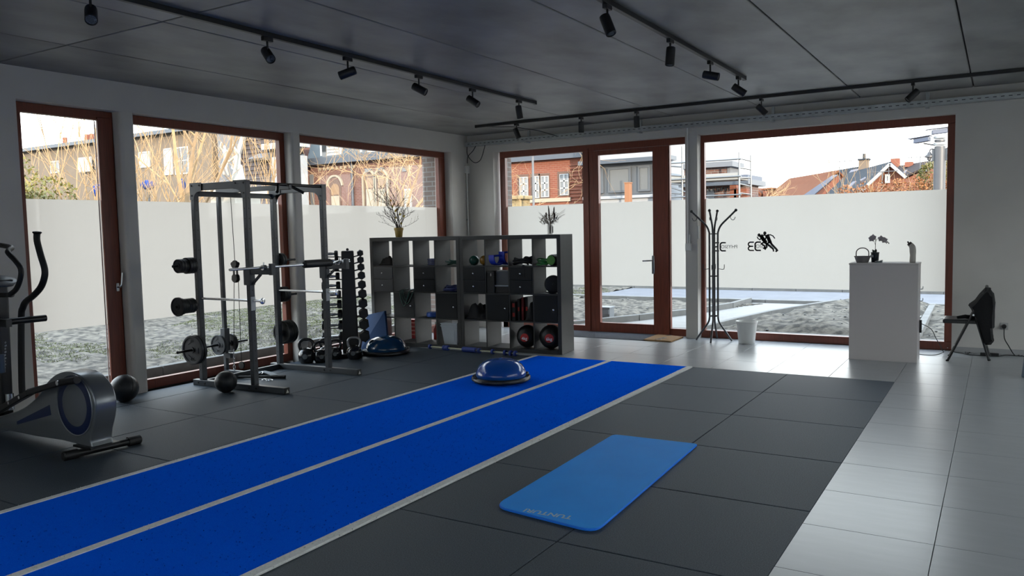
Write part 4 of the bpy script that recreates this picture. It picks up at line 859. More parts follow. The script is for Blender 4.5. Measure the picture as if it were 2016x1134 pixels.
# ================================================================== COAT STAND, BIN, MATS
cs_ = thing('coat_stand', 'grey tubular metal coat stand in front of the big window', 'coat stand', (-3.235, 10.42, 0)); M_TUBE = mat('gunmetal_tube', (.07, .07, .075), .3, .6)
for k, a_ in enumerate((PI*.04, PI*.54, PI*1.04, PI*1.54)):
    c, s_ = math.cos(a_), math.sin(a_); q_ = lambda r, z: (c*r, s_*r, z)
    lg = MB().tube(catmull([q_(.235, .008), q_(.155, .125), q_(.08, .235), q_(.058, .30), q_(.055, .42), q_(.055, .9), q_(.055, 1.38), q_(.062, 1.46), q_(.10, 1.54), q_(.20, 1.64), q_(.285, 1.725)], 5), .0125, 10).done('leg', M_TUBE, cs_, smooth=60)
    MB().ball(q_(.288, 1.728), .02, 12).done('tip_ball', M_BLK, lg, smooth=60)
    MB().tube(catmull([q_(.215, 1.65), q_(.23, 1.61), q_(.262, 1.605), q_(.28, 1.64)], 4), .0045, 6).done('hook', M_TUBE, cs_, smooth=60)
    MB().tube(catmull([q_(.06, .965), q_(.11, .955), q_(.135, .965), q_(.138, 1.02)], 4), .0045, 6).done('hook', M_TUBE, cs_, smooth=60)
for z in (.335, .865, 1.425): MB().tube([(.055*math.cos(t), .055*math.sin(t), z) for t in [2*PI*i/24 for i in range(24)]], .0065, 6, True).done('ring', M_BLK, cs_, smooth=60)
t = thing('waste_bin', 'white tapered waste bin standing right of the coat stand', 'bin', (-2.785, 10.36, 0))
MB().lathe([(.001, .004), (.098, 0), (.102, .004), (.128, .262), (.136, .264), (.138, .292), (.133, .294), (.128, .285), (.098, .012), (.001, .01)], n=36).done('bucket', M_WPL, t, smooth=40)
M_GM = mat('grey_door_carpet', (.10, .105, .125), .95, col2=(.16, .165, .18), scale=120, bump=.4, bscale=300)
gm = thing('door_mat', 'long grey ribbed entrance mat in front of the door', 'door mat', (-4.8, 10.38, 0)); o3 = Vector((-4.8, 10.38, 0))
MB(o3).box(-5.56, -4.07, 10.075, 10.69, 0, .008).done('mat_body', M_GM, gm, bevel=.003)
rbm = MB(o3)
for k in range(24): rbm.box(-5.54, -4.09, 10.095+k*.0245, 10.107+k*.0245, .008, .0105)
rbm.done('ribs', M_GM, gm, kind='stuff')
M_COIR = mat('coir_fibre', (.28, .155, .065), .95, col2=(.38, .22, .10), scale=150, bump=.5, bscale=300)
cm = thing('coir_mat', 'tan coir doormat with black script at foot of pillar', 'door mat', (-3.95, 10.40, 0)); o3 = Vector((-3.95, 10.40, 0))
MB(o3).prism([(-4.10, 10.08), (-3.705, 10.065), (-3.70, 10.545), (-4.115, 10.66)], .0005, .02, 'xy').done('mat_body', M_COIR, cm, bevel=.003)
sc = MB(o3); 
for k, (c0, c1) in enumerate((((1290, 668), (1302, 668)), ((1296, 666.5), (1308, 666)), ((1304, 665), (1312, 665)), ((1312, 660.5), (1322, 660)))):
    A_, B_ = AZ(*c0, .0205), AZ(*c1, .0205); sc.tube(catmull([A_+(B_-A_)*i/8+Vector((0, (.022 if i % 2 else -.022), 0)) for i in range(9)], 3), .0035, 4)
sc.done('script_print', M_BLK, cm)

# ================================================================== WHITE CABINET AND WHAT STANDS ON IT
DX0, DX1, DY0, DY1, DZ = -1.436, -.748, 9.60, 9.94, 1.082
wc = thing('reception_cabinet', 'tall white cabinet seen from its plain back, by big window', 'cabinet', ((DX0+DX1)/2, 9.76, 0)); o3 = Vector(((DX0+DX1)/2, 9.76, 0))
MB(o3).box(DX0, DX1, DY0, DY0+.018, 0, DZ-.018).done('back_panel', M_WHITE, wc, bevel=.0015, bseg=1)
MB(o3).box(DX0, DX0+.018, DY0+.018, DY1, 0, DZ-.018).done('side_panel', M_WHITE, wc, bevel=.0015, bseg=1); MB(o3).box(DX1-.018, DX1, DY0+.018, DY1, 0, DZ-.018).done('side_panel', M_WHITE, wc, bevel=.0015, bseg=1)
MB(o3).box(DX0-.006, DX1+.004, DY0-.006, DY1+.01, DZ-.018, DZ).done('top_board', M_WHITE, wc, bevel=.002, bseg=1)
for z in (.06, .40, .74): MB(o3).box(DX0+.018, DX1-.018, DY0+.018, DY1-.01, z, z+.018).done('shelf_board', M_WHITE, wc)
for z in (.66, .79):
    MB(o3).tube(catmull([(DX1, 9.80, z), (DX1+.03, 9.80, z), (DX1+.034, 9.80, z+.03)], 4), .005, 6).done('side_hook', M_CHR, wc, smooth=60)
MB(o3).box(DX1, DX1+.022, 9.84, 9.90, .30, .44).done('socket_strip', M_BLK, wc, bevel=.003)
bk = thing('basket', 'grey bowl basket with dark hoop handle on white cabinet', 'basket', (-1.325, 9.76, DZ)); BR = .085
MB().lathe([(.001, .004), (.058, 0), (.064, .004), (.083, .062), (.088, .066), (.087, .072), (.078, .066), (.058, .012), (.001, .01)], n=30).done('bowl', mat('grey_felt', (.20, .19, .19), .7), bk, smooth=50)
MB().tube(catmull([(-.062, 0, .05), (-.066, 0, .10), (-.058, 0, .135), (-.03, 0, .158), (0, 0, .163), (.03, 0, .158), (.058, 0, .135), (.066, 0, .10), (.062, 0, .05)], 4), .0055, 8).done('hoop_handle', mat('dark_leather', (.03, .02, .017), .5), bk, smooth=60)
orc = thing('orchid', 'potted orchid in dark pot behind the basket', 'orchid', (-1.205, 9.84, DZ))
MB().lathe([(.036, 0), (.038, .003), (.043, .10), (.046, .102), (.046, .112), (.040, .112), (.038, .10), (.001, .098)], n=24).done('pot', mat('dark_blue_pot', (.006, .012, .02), .25), orc, smooth=40)
MB().box(-.046, -.01, -.047, -.043, .055, .082).done('pot_label', mat('label_grey', (.35, .36, .37), .6), orc)
MB().tube(catmull([(0, 0, .1), (.004, 0, .2), (.006, 0, .29)], 4), .003, 6).tube(catmull([(.005, 0, .22), (.014, 0, .255), (.04, 0, .262), (.085, 0, .255), (.12, 0, .235), (.145, 0, .21)], 4), .002, 6).tube(catmull([(.004, 0, .19), (-.01, 0, .23), (-.03, 0, .26)], 4), .002, 6).done('stem', M_TWIG, orc, smooth=60)
for d in ((-.03, 0, .045), (.01, .02, .05)): lf_ = MB(); leafquad(lf_, (0, 0, .10), d, .016, (0, 1, 0)); lf_.done('leaf', mat('dark_leaf', (.012, .03, .012), .4), orc)
M_ORC = mat('pale_mauve_petal', (.36, .32, .34), .6)
for c in ((-.035, -.01, .265), (.062, -.01, .265), (.098, -.01, .247), (-.02, -.01, .28)):
    f = MB(); c = Vector(c)
    for q_ in range(5): an = q_*2*PI/5+.3; leafquad(f, c, Vector((math.cos(an)*.038, -.010, math.sin(an)*.038)), .017, (0, 1, 0))
    f.ball(c, .006, 8); f.done('flower', M_ORC, orc)
for c in ((.128, 0, .225), (.14, 0, .212), (.118, -.005, .216)): MB().ball(c, .007, 8).done('bud', M_TWIG, orc, smooth=60)
t = thing('card_holder', 'small glassy wedge holder of leaflets beside the orchid', 'holder', (-1.15, 9.72, DZ)); MB().prism([(-.05, 0), (.035, 0), (.038, .03), (-.02, .012)], -.03, .03, 'xz').done('wedge', mat('smoky_acrylic', (.10, .13, .14), .2), t); MB().obox((-.04, 0, .012), (.036, 0, .034), .05, .002).done('leaflet', M_WPL, t)
bt = thing('water_bottle', 'pale kinked water bottle with dark spout on white cabinet', 'bottle', (-.815, 9.74, DZ)); M_BOT = mat('milky_plastic', (.42, .39, .35), .35)
MB().tube([(0, 0, 0), (0, 0, .004), (.001, 0, .06), (.002, 0, .085), (.001, 0, .11), (.0, 0, .145), (-.004, 0, .17), (-.016, 0, .19), (-.026, 0, .202)], [.028, .031, .0305, .029, .0325, .033, .032, .028, .024], 18).done('bottle_body', M_BOT, bt, smooth=60)
MB().cyl((-.024, 0, .198), (-.04, 0, .214), .026, .024, 16).done('cap', mat('brown_cap', (.03, .018, .015), .5), bt, smooth=50); MB().cyl((-.04, 0, .212), (-.052, 0, .232), .008, n=10).done('spout', M_BLK, bt)

# ================================================================== FOLDING CHAIR WITH JACKET
fc = thing('folding_chair', 'black folding chair facing left beside the white cabinet', 'chair', (-.28, 9.86, 0))
def P3(px, py, y=9.86): v = AY(px, py, y); return Vector((v.x+.28, 0, v.z))
fa, fb, fcn = P3(1865, 711), P3(1914, 620), P3(1938, 577)
ba, bb_ = P3(1947, 710), P3(1922, 630); sa, sb_ = P3(1856, 629), P3(1926, 632)
for y in (0., .38):
    o_ = Vector((0, y, 0)); MB().tube([fa+o_, fb+o_, fcn+o_], .0125, 10).done('leg', M_BLK2, fc, smooth=60); MB().tube([ba+o_, bb_+o_], .0125, 10).done('leg', M_BLK2, fc, smooth=60)
    MB().ball(fa+o_+Vector((0, 0, .008)), .017, 10, (1, 1, .8)).ball(ba+o_+Vector((0, 0, .008)), .017, 10, (1, 1, .8)).done('foot_cap', M_BLK, fc, smooth=60)
    MB().cyl(fb+o_+Vector((.012, -.018, 0)), fb+o_+Vector((.012, .018, 0)), .010, n=10).done('pivot', M_CHR, fc)
MB().cyl(fa*.75+fb*.25+Vector((0, 0, 0)), fa*.75+fb*.25+Vector((0, .38, 0)), .009, n=8).cyl(ba*.7+bb_*.3, ba*.7+bb_*.3+Vector((0, .38, 0)), .009, n=8).done('stretcher', M_BLK2, fc, smooth=60)
MB().box(sa.x, sb_.x+.02, -.005, .385, sb_.z-.035, sb_.z+.008).done('seat', M_BLK2, fc, bevel=.012, bseg=3)
MB().obox(fcn+Vector((0, .19, -.06)), fcn+Vector((0.02, .19, .06)), .38, .03, (1, 0, 0)).done('backrest', M_BLK, fc, bevel=.008)
jk = thing('jacket', 'black jacket hung over the back of the folding chair', 'jacket', (-.10, 10.0, .7)); M_JK = mat('black_wool', (.006, .006, .007), .95, bump=.3, bscale=50)
prof = [(1906, 603), (1912, 610), (1916, 622), (1921, 628), (1926, 640), (1934, 668), (1938, 681), (1950, 680), (1956, 676), (1953, 670), (1956, 672), (1953, 655), (1950, 648), (1957, 647), (1958, 625), (1959, 600), (1956, 580), (1951, 575), (1950, 570), (1942, 568), (1937, 572), (1928, 583), (1918, 594)]
pj = [AY(a, b, 9.86) for a, b in prof]; cxj = sum(p.x for p in pj)/len(pj); czj = sum(p.z for p in pj)/len(pj)
jm = MB((-.10, 10.0, .7)); L_ = []; NY = 9
for j in range(NY):
    f = j/(NY-1); y = 9.815+f*.47; s_ = 1-.22*(2*abs(f-.5))**3; sag = .015*math.sin(j*2.1)
    L_ += [(cxj+(p.x-cxj)*s_+.006*math.sin(i*1.7+j*1.3), y+.008*math.sin(i*2.3), czj+(p.z-czj)*(s_*.5+.5)+sag*math.sin(i*.9+j)*.6) for i, p in enumerate(pj)]
n = len(pj); fs = [(j*n+i, j*n+(i+1) % n, (j+1)*n+(i+1) % n, (j+1)*n+i) for j in range(NY-1) for i in range(n)]+[tuple(range(n)), tuple(range(NY*n-1, (NY-1)*n-1, -1))]
jm.add(L_, fs).done('cloth', M_JK, jk, smooth=70)
MB((-.10, 10.0, .7)).tube([AY(1943, 568, 9.95), AY(1936, 574, 9.97), AY(1949, 575, 9.99)], .012, 6).done('collar', M_JK, jk, smooth=60)
slv = [AY(1884, 627, 9.9), AY(1900, 625, 9.92), AY(1918, 628, 9.95)]
MB((-.10, 10.0, .7)).tube([v+Vector((0, 0, .012)) for v in slv], [.014, .02, .025], 8).done('sleeve', M_JK, jk, smooth=60)

# ================================================================== CABLES, SOCKET, PANEL AT THE EDGE
t = thing('wall_socket', 'wall socket with black plug right of the folding chair', 'socket', (.055, YB, .325)); MB().box(-.04, .04, -.008, 0, -.04, .04).done('face_plate', mat('grey_plate', (.40, .39, .38), .5), t, bevel=.004); MB().cyl((0, -.008, 0), (0, -.045, -.004), .024, .02, 16).done('plug', M_BLK, t, smooth=50)
def cable(pts, label, r=.004, m=None): tag(MB().tube(catmull(pts, 6), r, 6).done('power_cable', m or M_BLK, smooth=60), label, 'cable')
z_ = .0045
def G(px, py, z=z_): return AZ(px, py, z)
cable([(.055, YB-.045, .31), (.06, YB-.07, .20), (.10, YB-.10, .12), (.16, YB-.2, .03), G(2008, 699), G(2016, 702)], 'black power cable from the wall socket down to the floor', .005)
cable([G(2012, 701), G(1996, 700), G(1980, 699), G(1966, 701), G(1946, 701), G(1930, 700), G(1906, 698), G(1893, 695), G(1872, 692)], 'black power cable lying along the floor behind the chair', .005)
cable([G(1903, 697), G(1900, 694, .01), G(1905, 690, .012), G(1909, 694, .01), G(1904, 697)], 'small loop of black cable on floor under the chair', .004)
cable([G(1808, 697), G(1835, 699), G(1853, 695), G(1863, 686), (-.50, 10.55, .05)], 'pale cable on the tiles from cabinet to window corner', .004, mat('pale_cable', (.42, .43, .45), .5))
cable([(DX1+.022, 9.86, .40), (-.64, 9.98, .33), (-.60, 10.1, .22), (-.56, 10.2, .12), (-.53, 10.3, .03)], 'thin black cable hanging from the white cabinet side', .004)
t = thing('power_strip', 'black power strip on the floor under the folding chair', 'power strip', G(1948, 701, 0)); MB().box(-.09, .09, -.025, .025, .001, .035).done('strip_body', M_BLK, t, bevel=.004); MB().cyl((-.05, 0, .035), (-.05, 0, .037), .017, n=12).cyl((0, 0, .035), (0, 0, .037), .017, n=12).cyl((.05, 0, .035), (.05, 0, .037), .017, n=12).done('outlet', M_BLK2, t)
pe = AZ(2006, 743, 0); t = thing('padded_panel', 'blue-grey padded panel leaning at the right edge of floor', 'panel', (pe.x+.02, pe.y, 0)); MB().add([(0, 0, 0), (.35, .0, 0), (.35, .06, 0), (0, .06, 0), (.045, .03, .50), (.35, .03, .50), (.35, .08, .50), (.045, .08, .50)], [(3, 2, 1, 0), (4, 5, 6, 7), (0, 1, 5, 4), (1, 2, 6, 5), (2, 3, 7, 6), (3, 0, 4, 7)]).done('panel_body', mat('blue_grey_vinyl', (.10, .13, .17), .5), t, bevel=.01); MB().box(.1, .3, .02, .05, .495, .515).done('top_strap', M_BLK, t)

# ================================================================== ELLIPTICAL TRAINER
EY = 3.17; EO = Vector((-6.1, 3.25, 0)); el = thing('elliptical_trainer', 'silver and black elliptical trainer with blue ring at left edge', 'elliptical trainer', EO)
M_SIL = mat('silver_plastic', (.215, .23, .245), .3, .6, var=.05, scale=4); M_NVY = mat('navy_insert', (.007, .016, .06), .4); M_GRYP = mat('grey_insert', (.11, .12, .13), .42)
def E(px, py, y=EY): v = AY(px, py, y); return (v.x, v.z)
out = [(183, 886), (178.5, 870), (180, 853), (186, 826), (187.5, 800), (184, 780), (177, 764), (163, 746), (148, 736), (127, 732), (108, 738), (92, 752), (80, 772), (60, 792), (35, 808), (-10, 822), (-60, 836), (-60, 862), (0, 850), (70, 861), (120, 867), (152, 875), (165, 885)]
pr = [E(*a) for a in out]; pr = [(p.x, max(p.y, .062)) for p in catmull([Vector((a, b, 0)) for a, b in pr[2:16]], 4)]+[(a, max(b, .062)) for a, b in pr[16:]+pr[:2]]
MB(EO).prism(pr, EY, EY+.165, 'xz').done('flywheel_housing', M_SIL, el, smooth=38, bevel=.018, bseg=4)
rc = E(147, 798); R0 = abs(E(147, 742)[1]-E(147, 856)[1])/2
def ringlathe(prof, m, name, dy=0): return MB(EO).lathe(prof, (rc[0], EY-dy, rc[1]), (0, -1, 0), 48, cap=False).done(name, m, el, smooth=40)
ringlathe([(R0*.72, .0), (R0*.73, .004), (R0*.98, .004), (R0*1.02, .0), (R0*1.02, -.01), (R0*.72, -.01)], M_NVY, 'blue_ring'); ringlathe([(.001, .007), (R0*.68, .006), (R0*.725, .002), (R0*.725, -.01)], M_GRYP, 'crank_disc')
ringlathe([(R0*1.0, .004), (R0*1.035, .0065), (R0*1.06, .003), (R0*1.06, -.01), (R0*1.0, -.01)], M_SIL, 'bright_bezel')
MB(EO).prism([E(98, 797), E(101, 817), E(34, 836), E(33, 830)], EY-.0015, EY+.002, 'xz').done('navy_flash', M_NVY, el)
ft = AZ(275, 865, .032); fb_ = AZ(126, 899, .032)
MB(EO).cyl((ft.x, ft.y, .034), (fb_.x, fb_.y, .034), .026, n=16).done('rear_foot_tube', M_BLK2, el, smooth=50)
dd = (ft-fb_).normalized(); dd.z = 0
for p, s_ in ((ft, -1), (fb_, 1)): p = Vector((p.x, p.y, .034)); MB(EO).cyl(p, p+dd*s_*.09, .034, n=16).cyl(p-dd*s_*.006, p, .028, .034, 16).done('foot_cap', M_BLK, el, smooth=40)
MB(EO).box(-5.62, -5.40, 3.14, 3.36, .06, .075).done('foot_plate', M_BLK2, el)
MB(EO).box(-7.12, -5.5, 3.22, 3.28, .055, .10).done('frame_beam', M_BLK2, el, bevel=.006)
MB(EO).cyl((-7.12, 3.02, .034), (-7.12, 3.50, .034), .028, n=16).done('front_foot_tube', M_BLK2, el, smooth=50)
for s_, yb_ in ((-1, 3.09), (1, 3.41)):
    def Q(px, py): v = AY(px, py, yb_); return Vector((v.x, yb_, max(v.z, .13)))
    ln = [(0, 806), (24, 792), (45, 781), (60, 772), (88, 765), (113, 757), (120, 753), (152, 748)]
    pts = [Q(*a) for a in ln]
    ab = MB(EO).obox(pts[0]-(pts[1]-pts[0])*2.2, pts[3], .05, .045).obox(pts[3], pts[6], .055, .04).done('pedal_bar', M_BLK2, el, bevel=.006)
    MB(EO).obox(pts[3]+Vector((0, 0, .024)), pts[5]+Vector((0, 0, .022)), .05, .004).done('grey_cover', M_GRYP, ab, bevel=.001)
    MB(EO).cyl(pts[6], pts[7], .026, n=14).done('crank_sleeve', M_BLK, el, smooth=50)
    for k_, r_b in ((6, .017), (1, .012), (2, .012)): MB(EO).cyl(pts[k_]+Vector((0, -.03, 0)), pts[k_]+Vector((0, .03, 0)), r_b, n=12).done('pivot_bolt', M_CHR, ab, smooth=50)
    fp = pts[0]-(pts[1]-pts[0])*1.0
    MB(EO).box(fp.x-.20, fp.x+.14, yb_-.08, yb_+.08, fp.z+.03, fp.z+.05).done('foot_pedal', M_BLK, el, bevel=.012)
    # moving handle
    hl_ = [(73, 458), (73, 474), (80, 502), (88, 530), (87, 548), (80, 566), (66, 582), (51, 594), (45, 606), (42, 622), (42, 700), (43, 760), (45, 784)]
    hp = [AY(a[0], a[1], 3.45) for a in hl_]                     # the far arm is the one in view, the near one is its twin
    if s_ < 0: hp = [Vector((p.x-.02, 3.01, p.z)) for p in hp]
    h_ = MB(EO).tube(catmull(hp, 4), .025, 12).done('moving_handle', M_BLK, el, smooth=60)
    MB(EO).lathe([(.02, -.012), (.028, -.008), (.035, .002), (.030, .008), (.01, .011)], hp[0], (hp[0]-hp[1]), 16).done('end_knob', M_BLK, h_, smooth=50)
ms0, ms1 = AY(14, 835, 3.25), AY(2, 560, 3.25)
mst = MB(EO).obox(ms0, ms1, .085, .06, (1, 0, 0)).done('mast', M_BLK2, el, bevel=.014)
sc = MB(EO)
for k in range(9): v0 = AY(10+.6*k*.3, 725-k*6.2, 3.205); sc.obox(v0+Vector((-.012, -.0, 0)), v0+Vector((.012*(1 if k % 2 else .3), 0, .008)), .004, .012)
sc.done('vertical_print', mat('silver_print', (.35, .36, .38), .4), mst)
cn = AY(2, 552, 3.25); MB(EO).lathe([(.02, -.03), (.10, -.024), (.115, -.004), (.112, .008), (.06, .022), (.01, .026)], (cn.x-.01, 3.25, cn.z), (.30, 0, 1), 28).done('console', M_GRYP, el, smooth=45); MB(EO).obox((cn.x-.05, 3.25, cn.z+.022), (cn.x+.06, 3.25, cn.z-.002), .12, .01).done('screen', M_BLK2, el, bevel=.003)
for s_ in (-1,):
    hx = [AY(a, b, 3.12) for a, b in ((-30, 482), (0, 488), (18, 496), (32, 512), (44, 530), (42, 552), (34, 570), (22, 580), (0, 582), (-30, 583))]
    MB(EO).tube(catmull([Vector((p.x-(.30 if s_ > 0 else 0), 3.25+s_*(.14 if 1 < i < 8 else .05), p.z)) for i, p in enumerate(hx)], 4), .019, 10).done('fixed_handle', M_BLK, el, smooth=60)
pv = AY(22, 633, 3.2); MB(EO).cyl((pv.x-.0, 3.06, pv.z), (pv.x, 3.46, pv.z), .026, n=14).box(pv.x-.05, pv.x+.13, 3.10, 3.14, pv.z-.028, pv.z+.028).done('pivot_axle', M_BLK2, el, smooth=40)
bh = AY(26, 712, 3.22); MB(EO).cyl((bh.x, 3.12, bh.z-.07), (bh.x, 3.12, bh.z+.07), .036, n=16).done('bottle_holder', mat('blue_bottle', (.02, .05, .10), .3), el, smooth=50)
MB(EO).cyl((AY(20, 800, 3.25).x, 3.25, .20), (AY(20, 800, 3.25).x, 3.25, .33), .03, n=16).done('chrome_stub', M_CHR, el, smooth=50)

# ================================================================== OUTSIDE: GROUND
# everything out here lies under the open sky: one factor sets how dark the materials are
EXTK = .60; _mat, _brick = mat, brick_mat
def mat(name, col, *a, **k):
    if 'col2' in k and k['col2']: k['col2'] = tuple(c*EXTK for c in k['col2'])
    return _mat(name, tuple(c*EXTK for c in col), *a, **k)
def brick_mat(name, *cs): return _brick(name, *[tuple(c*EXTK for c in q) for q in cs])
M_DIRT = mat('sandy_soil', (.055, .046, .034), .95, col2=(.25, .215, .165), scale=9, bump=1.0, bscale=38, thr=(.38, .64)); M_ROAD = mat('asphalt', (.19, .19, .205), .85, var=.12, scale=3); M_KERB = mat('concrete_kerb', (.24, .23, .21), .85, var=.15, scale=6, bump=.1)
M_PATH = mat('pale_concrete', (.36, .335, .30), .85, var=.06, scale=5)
g = MB().box(-140, 120, -60, 200, -.5, -.16).done('ground', mat('far_ground', (.16, .15, .12), .95, var=.3, scale=.5)); g['kind'] = 'structure'
def vnoise(x, y, s, seed):
    r_ = np.random.default_rng(seed); T = r_.random((64, 64)); u, v = x/s, y/s; i, j = np.floor(u).astype(int), np.floor(v).astype(int); a, b = u-i, v-j; a, b = a*a*(3-2*a), b*b*(3-2*b)
    A = lambda p, q_: T[(i+p) % 64, (j+q_) % 64]
    return (A(0, 0)*(1-a)+A(1, 0)*a)*(1-b)+(A(0, 1)*(1-a)+A(1, 1)*a)*b
def gridmesh(name, x0, x1, y0, y1, st, zf, m):
    xs = np.arange(x0, x1+1e-6, st); ys = np.arange(y0, y1+1e-6, st); X, Y = np.meshgrid(xs, ys); Z = zf(X, Y); nx, ny = len(xs), len(ys)
    v = np.stack([X, Y, Z], -1).reshape(-1, 3); i, j = np.meshgrid(np.arange(nx-1), np.arange(ny-1)); a = (j*nx+i).reshape(-1); f = np.stack([a, a+1, a+nx+1, a+nx], 1)
    me = bpy.data.meshes.new(name); me.from_pydata(v.tolist(), [], f.tolist()); me.polygons.foreach_set('use_smooth', [True]*len(me.polygons)); me.materials.append(m); o = bpy.data.objects.new(name, me); COL.objects.link(o); return o
def soil(X, Y): return -.10+.14*vnoise(X, Y*1.4, 1.3, 1)*vnoise(X, Y, 3.1, 9)+.06*vnoise(X, Y*1.3, .45, 2)+.05*vnoise(X+Y*.3, Y, .19, 3)
o = gridmesh('soil_ground', -19, -8.05, 2.5, 24, .075, soil, M_DIRT); o['kind'] = 'structure'
def soil2(X, Y):
    z = soil(X*1.3, Y*1.3)-.02
    pl = np.clip((X-(-3.6+(Y-11.6)*.21))/.25, 0, 1)*np.clip((-1.05-X)/.25, 0, 1); z = z+.13*pl*(.4+vnoise(X, Y, .7, 5))
    inp = (X > -5.6+(Y-11.6)*.42-.2) & (X < -3.7+(Y-11.6)*.205) & (Y < 16.9)
    z = -.1+(z+.1)*np.clip((Y-11.38)/.45, 0, 1)
    return np.where(inp, -.16, z)
o = gridmesh('soil_ground', -14, 3, 11.35, 16.35, .06, soil2, M_DIRT); o['kind'] = 'structure'
o = gridmesh('soil_ground', -26, 14, 19.2, 26.5, .2, lambda X, Y: .02+.35*vnoise(X, Y, 1.2, 6)*np.clip((Y-19.2)/1.5, 0, 1), M_DIRT); o['kind'] = 'structure'
for (a_, b_, c_, d_) in ((-7.0, -.3, 10.97, 11.52), (-8.06, -7.86, 2.0, 13.5)):
    o = MB((a_, c_, 0)).box(a_, b_, c_, d_, -.2, -.035 if a_ < -7.5 else .015).done('gravel_strip', mat('sandy_strip', (.26, .245, .22), .95, var=.25, scale=14, bump=.6, bscale=60)); o.location = (a_, c_, 0); o['kind'] = 'structure'
o = MB((-7.86, 3.7, 0)).box(-7.86, -7.44, 3.7, 10.2, -.2, .012).done('gravel_strip', mat('sandy_strip', (.26, .245, .22))); o.location = (-7.86, 3.7, 0); o['kind'] = 'structure'
gb = []
r_ = random.Random(8)
n = 70000; gx = rng.uniform(-15, -8.1, n*3); gy = rng.uniform(4, 20, n*3); k_ = (vnoise(gx, gy, 1.9, 21)+.25*vnoise(gx, gy, .3, 22) > .62)
gx, gy = gx[k_][:n], gy[k_][:n]; n = len(gx); gz = soil(gx, gy); a = rng.uniform(0, 6.28, n); hh = rng.uniform(.008, .03, n); b = rng.uniform(0, 6.28, n)
v = np.empty((n, 3, 3)); v[:, 0] = np.stack([gx-.005*np.cos(a), gy-.005*np.sin(a), gz], 1); v[:, 1] = np.stack([gx+.005*np.cos(a), gy+.005*np.sin(a), gz], 1); v[:, 2] = np.stack([gx+.022*np.cos(b), gy+.022*np.sin(b), gz+hh], 1)
me = bpy.data.meshes.new('grass'); me.from_pydata(v.reshape(-1, 3).tolist(), [], np.arange(3*n).reshape(-1, 3).tolist()); me.materials.append(mat('thin_grass', (.11, .135, .03), .8, col2=(.19, .195, .065), scale=3)); o = bpy.data.objects.new('grass', me); COL.objects.link(o); o['kind'] = 'stuff'
tag(o, 'sparse green grass growing on the soil beyond the left windows', 'grass')
def clods(name, label, n, xr, yr, zf, s0, s1):
    b = MB()
    for k in range(n):
        x, y = r_.uniform(*xr), r_.uniform(*yr); s_ = r_.uniform(s0, s1); z = float(zf(np.array([x]), np.array([y]))[0]); b.ball((x, y, z+s_*.3), s_, 6, (1, r_.uniform(.6, 1.2), r_.uniform(.5, .9)))
    o = b.done(name, M_KERB, kind='stuff'); tag(o, label, 'rubble')
clods('rubble', 'loose stones on the soil beyond the left windows', 220, (-14, -8.2), (3.5, 18), soil, .008, .03)
clods('rubble', 'loose stones on the plot behind the back windows', 220, (-8, -.2), (11.6, 16.2), soil2, .008, .03)
rd = MB().box(-60, 40, 16.4, 19.1, -.16, -.02).done('road', M_ROAD); rd['kind'] = 'structure'
def kerbrun(name, label, p0, p1, w_, h, L, z0=-.16):
    p0, p1 = Vector(p0), Vector(p1); d = (p1-p0).normalized(); n = max(1, round((p1-p0).length/L)); t = thing(name, label, 'kerb', p0)
    for k in range(n):
        a = p0+(p1-p0)*k/n; b = p0+(p1-p0)*(k+1)/n; MB(p0).obox(a+d*.004+Vector((0, 0, z0/2+h/2)), b-d*.004+Vector((0, 0, z0/2+h/2)), w_, h-z0).done('kerbstone', M_KERB, t, bevel=.008)
kerbrun('kerb', 'pale concrete kerb running along outside the left windows', (-8.0, 1.5, 0), (-8.0, 13.5, 0), .10, .105, 1.0)
kerbrun('kerb', 'road kerb on the near side of the street', (-20, 16.32, 0), (12, 16.32, 0), .14, .03, 1.0); kerbrun('kerb', 'road kerb on the far side of the street', (-24, 19.15, 0), (14, 19.15, 0), .14, .05, 1.0)
pth = thing('garden_path', 'pale concrete path leading from the entrance to the street', 'path', (-4.5, 13.5, 0)); o3 = Vector((-4.5, 13.5, 0))
Lf = [(-5.75, 11.3), (-5.15, 12.55), (-4.62, 13.8), (-4.30, 15.1), (-4.25, 16.25)]; Rt = [(-3.78, 11.3), (-3.62, 12.6), (-3.40, 13.9), (-3.05, 15.2), (-2.72, 16.25)]
for k in range(4):
    MB(o3).prism([Lf[k], Rt[k], Rt[k+1], Lf[k+1]], -.155, -.035, 'xy').done('slab', M_PATH, pth, bevel=.006)
    for S, s_ in ((Lf, -1), (Rt, 1)):
        a, b = Vector((*S[k], .0)), Vector((*S[k+1], .0)); d = (b-a).normalized(); MB(o3).obox(a+d*.004+Vector((s_*.05, 0, -.02)), b-d*.004+Vector((s_*.05, 0, -.02)), .08, .17).done('edge_kerb', M_KERB, pth, bevel=.006)
kerbrun('kerb', 'low concrete kerb dividing the soil plot at the right end', (-.92, 11.4, 0), (-1.02, 16.2, 0), .10, .05, 1.0)
pl = MB((-1.6, 14.2, 0)).box(-2.2, -1.05, 14.1, 14.3, -.05, .02).done('plank_board', mat('weathered_plank', (.4, .38, .34), .8), bevel=.006); pl.location = (-1.6, 14.2, 0); tag(pl, 'weathered plank lying on the soil behind white cabinet', 'plank')
t = thing('meter_box', 'grey metal box standing outside behind the door glass', 'box', (-5.85, 12.65, -.05)); MB().box(-.13, .13, -.1, .1, 0, .2).done('box_body', mat('grey_metal', (.3, .32, .34), .5, .3), t, bevel=.008); MB().box(-.14, .14, -.11, .11, .2, .22).done('box_lid', mat('grey_metal2', (.36, .38, .40), .5, .3), t); MB().box(.03, .12, -.12, .06, .10, .18).done('side_flap', mat('grey_metal', (.3, .32, .34)), t)
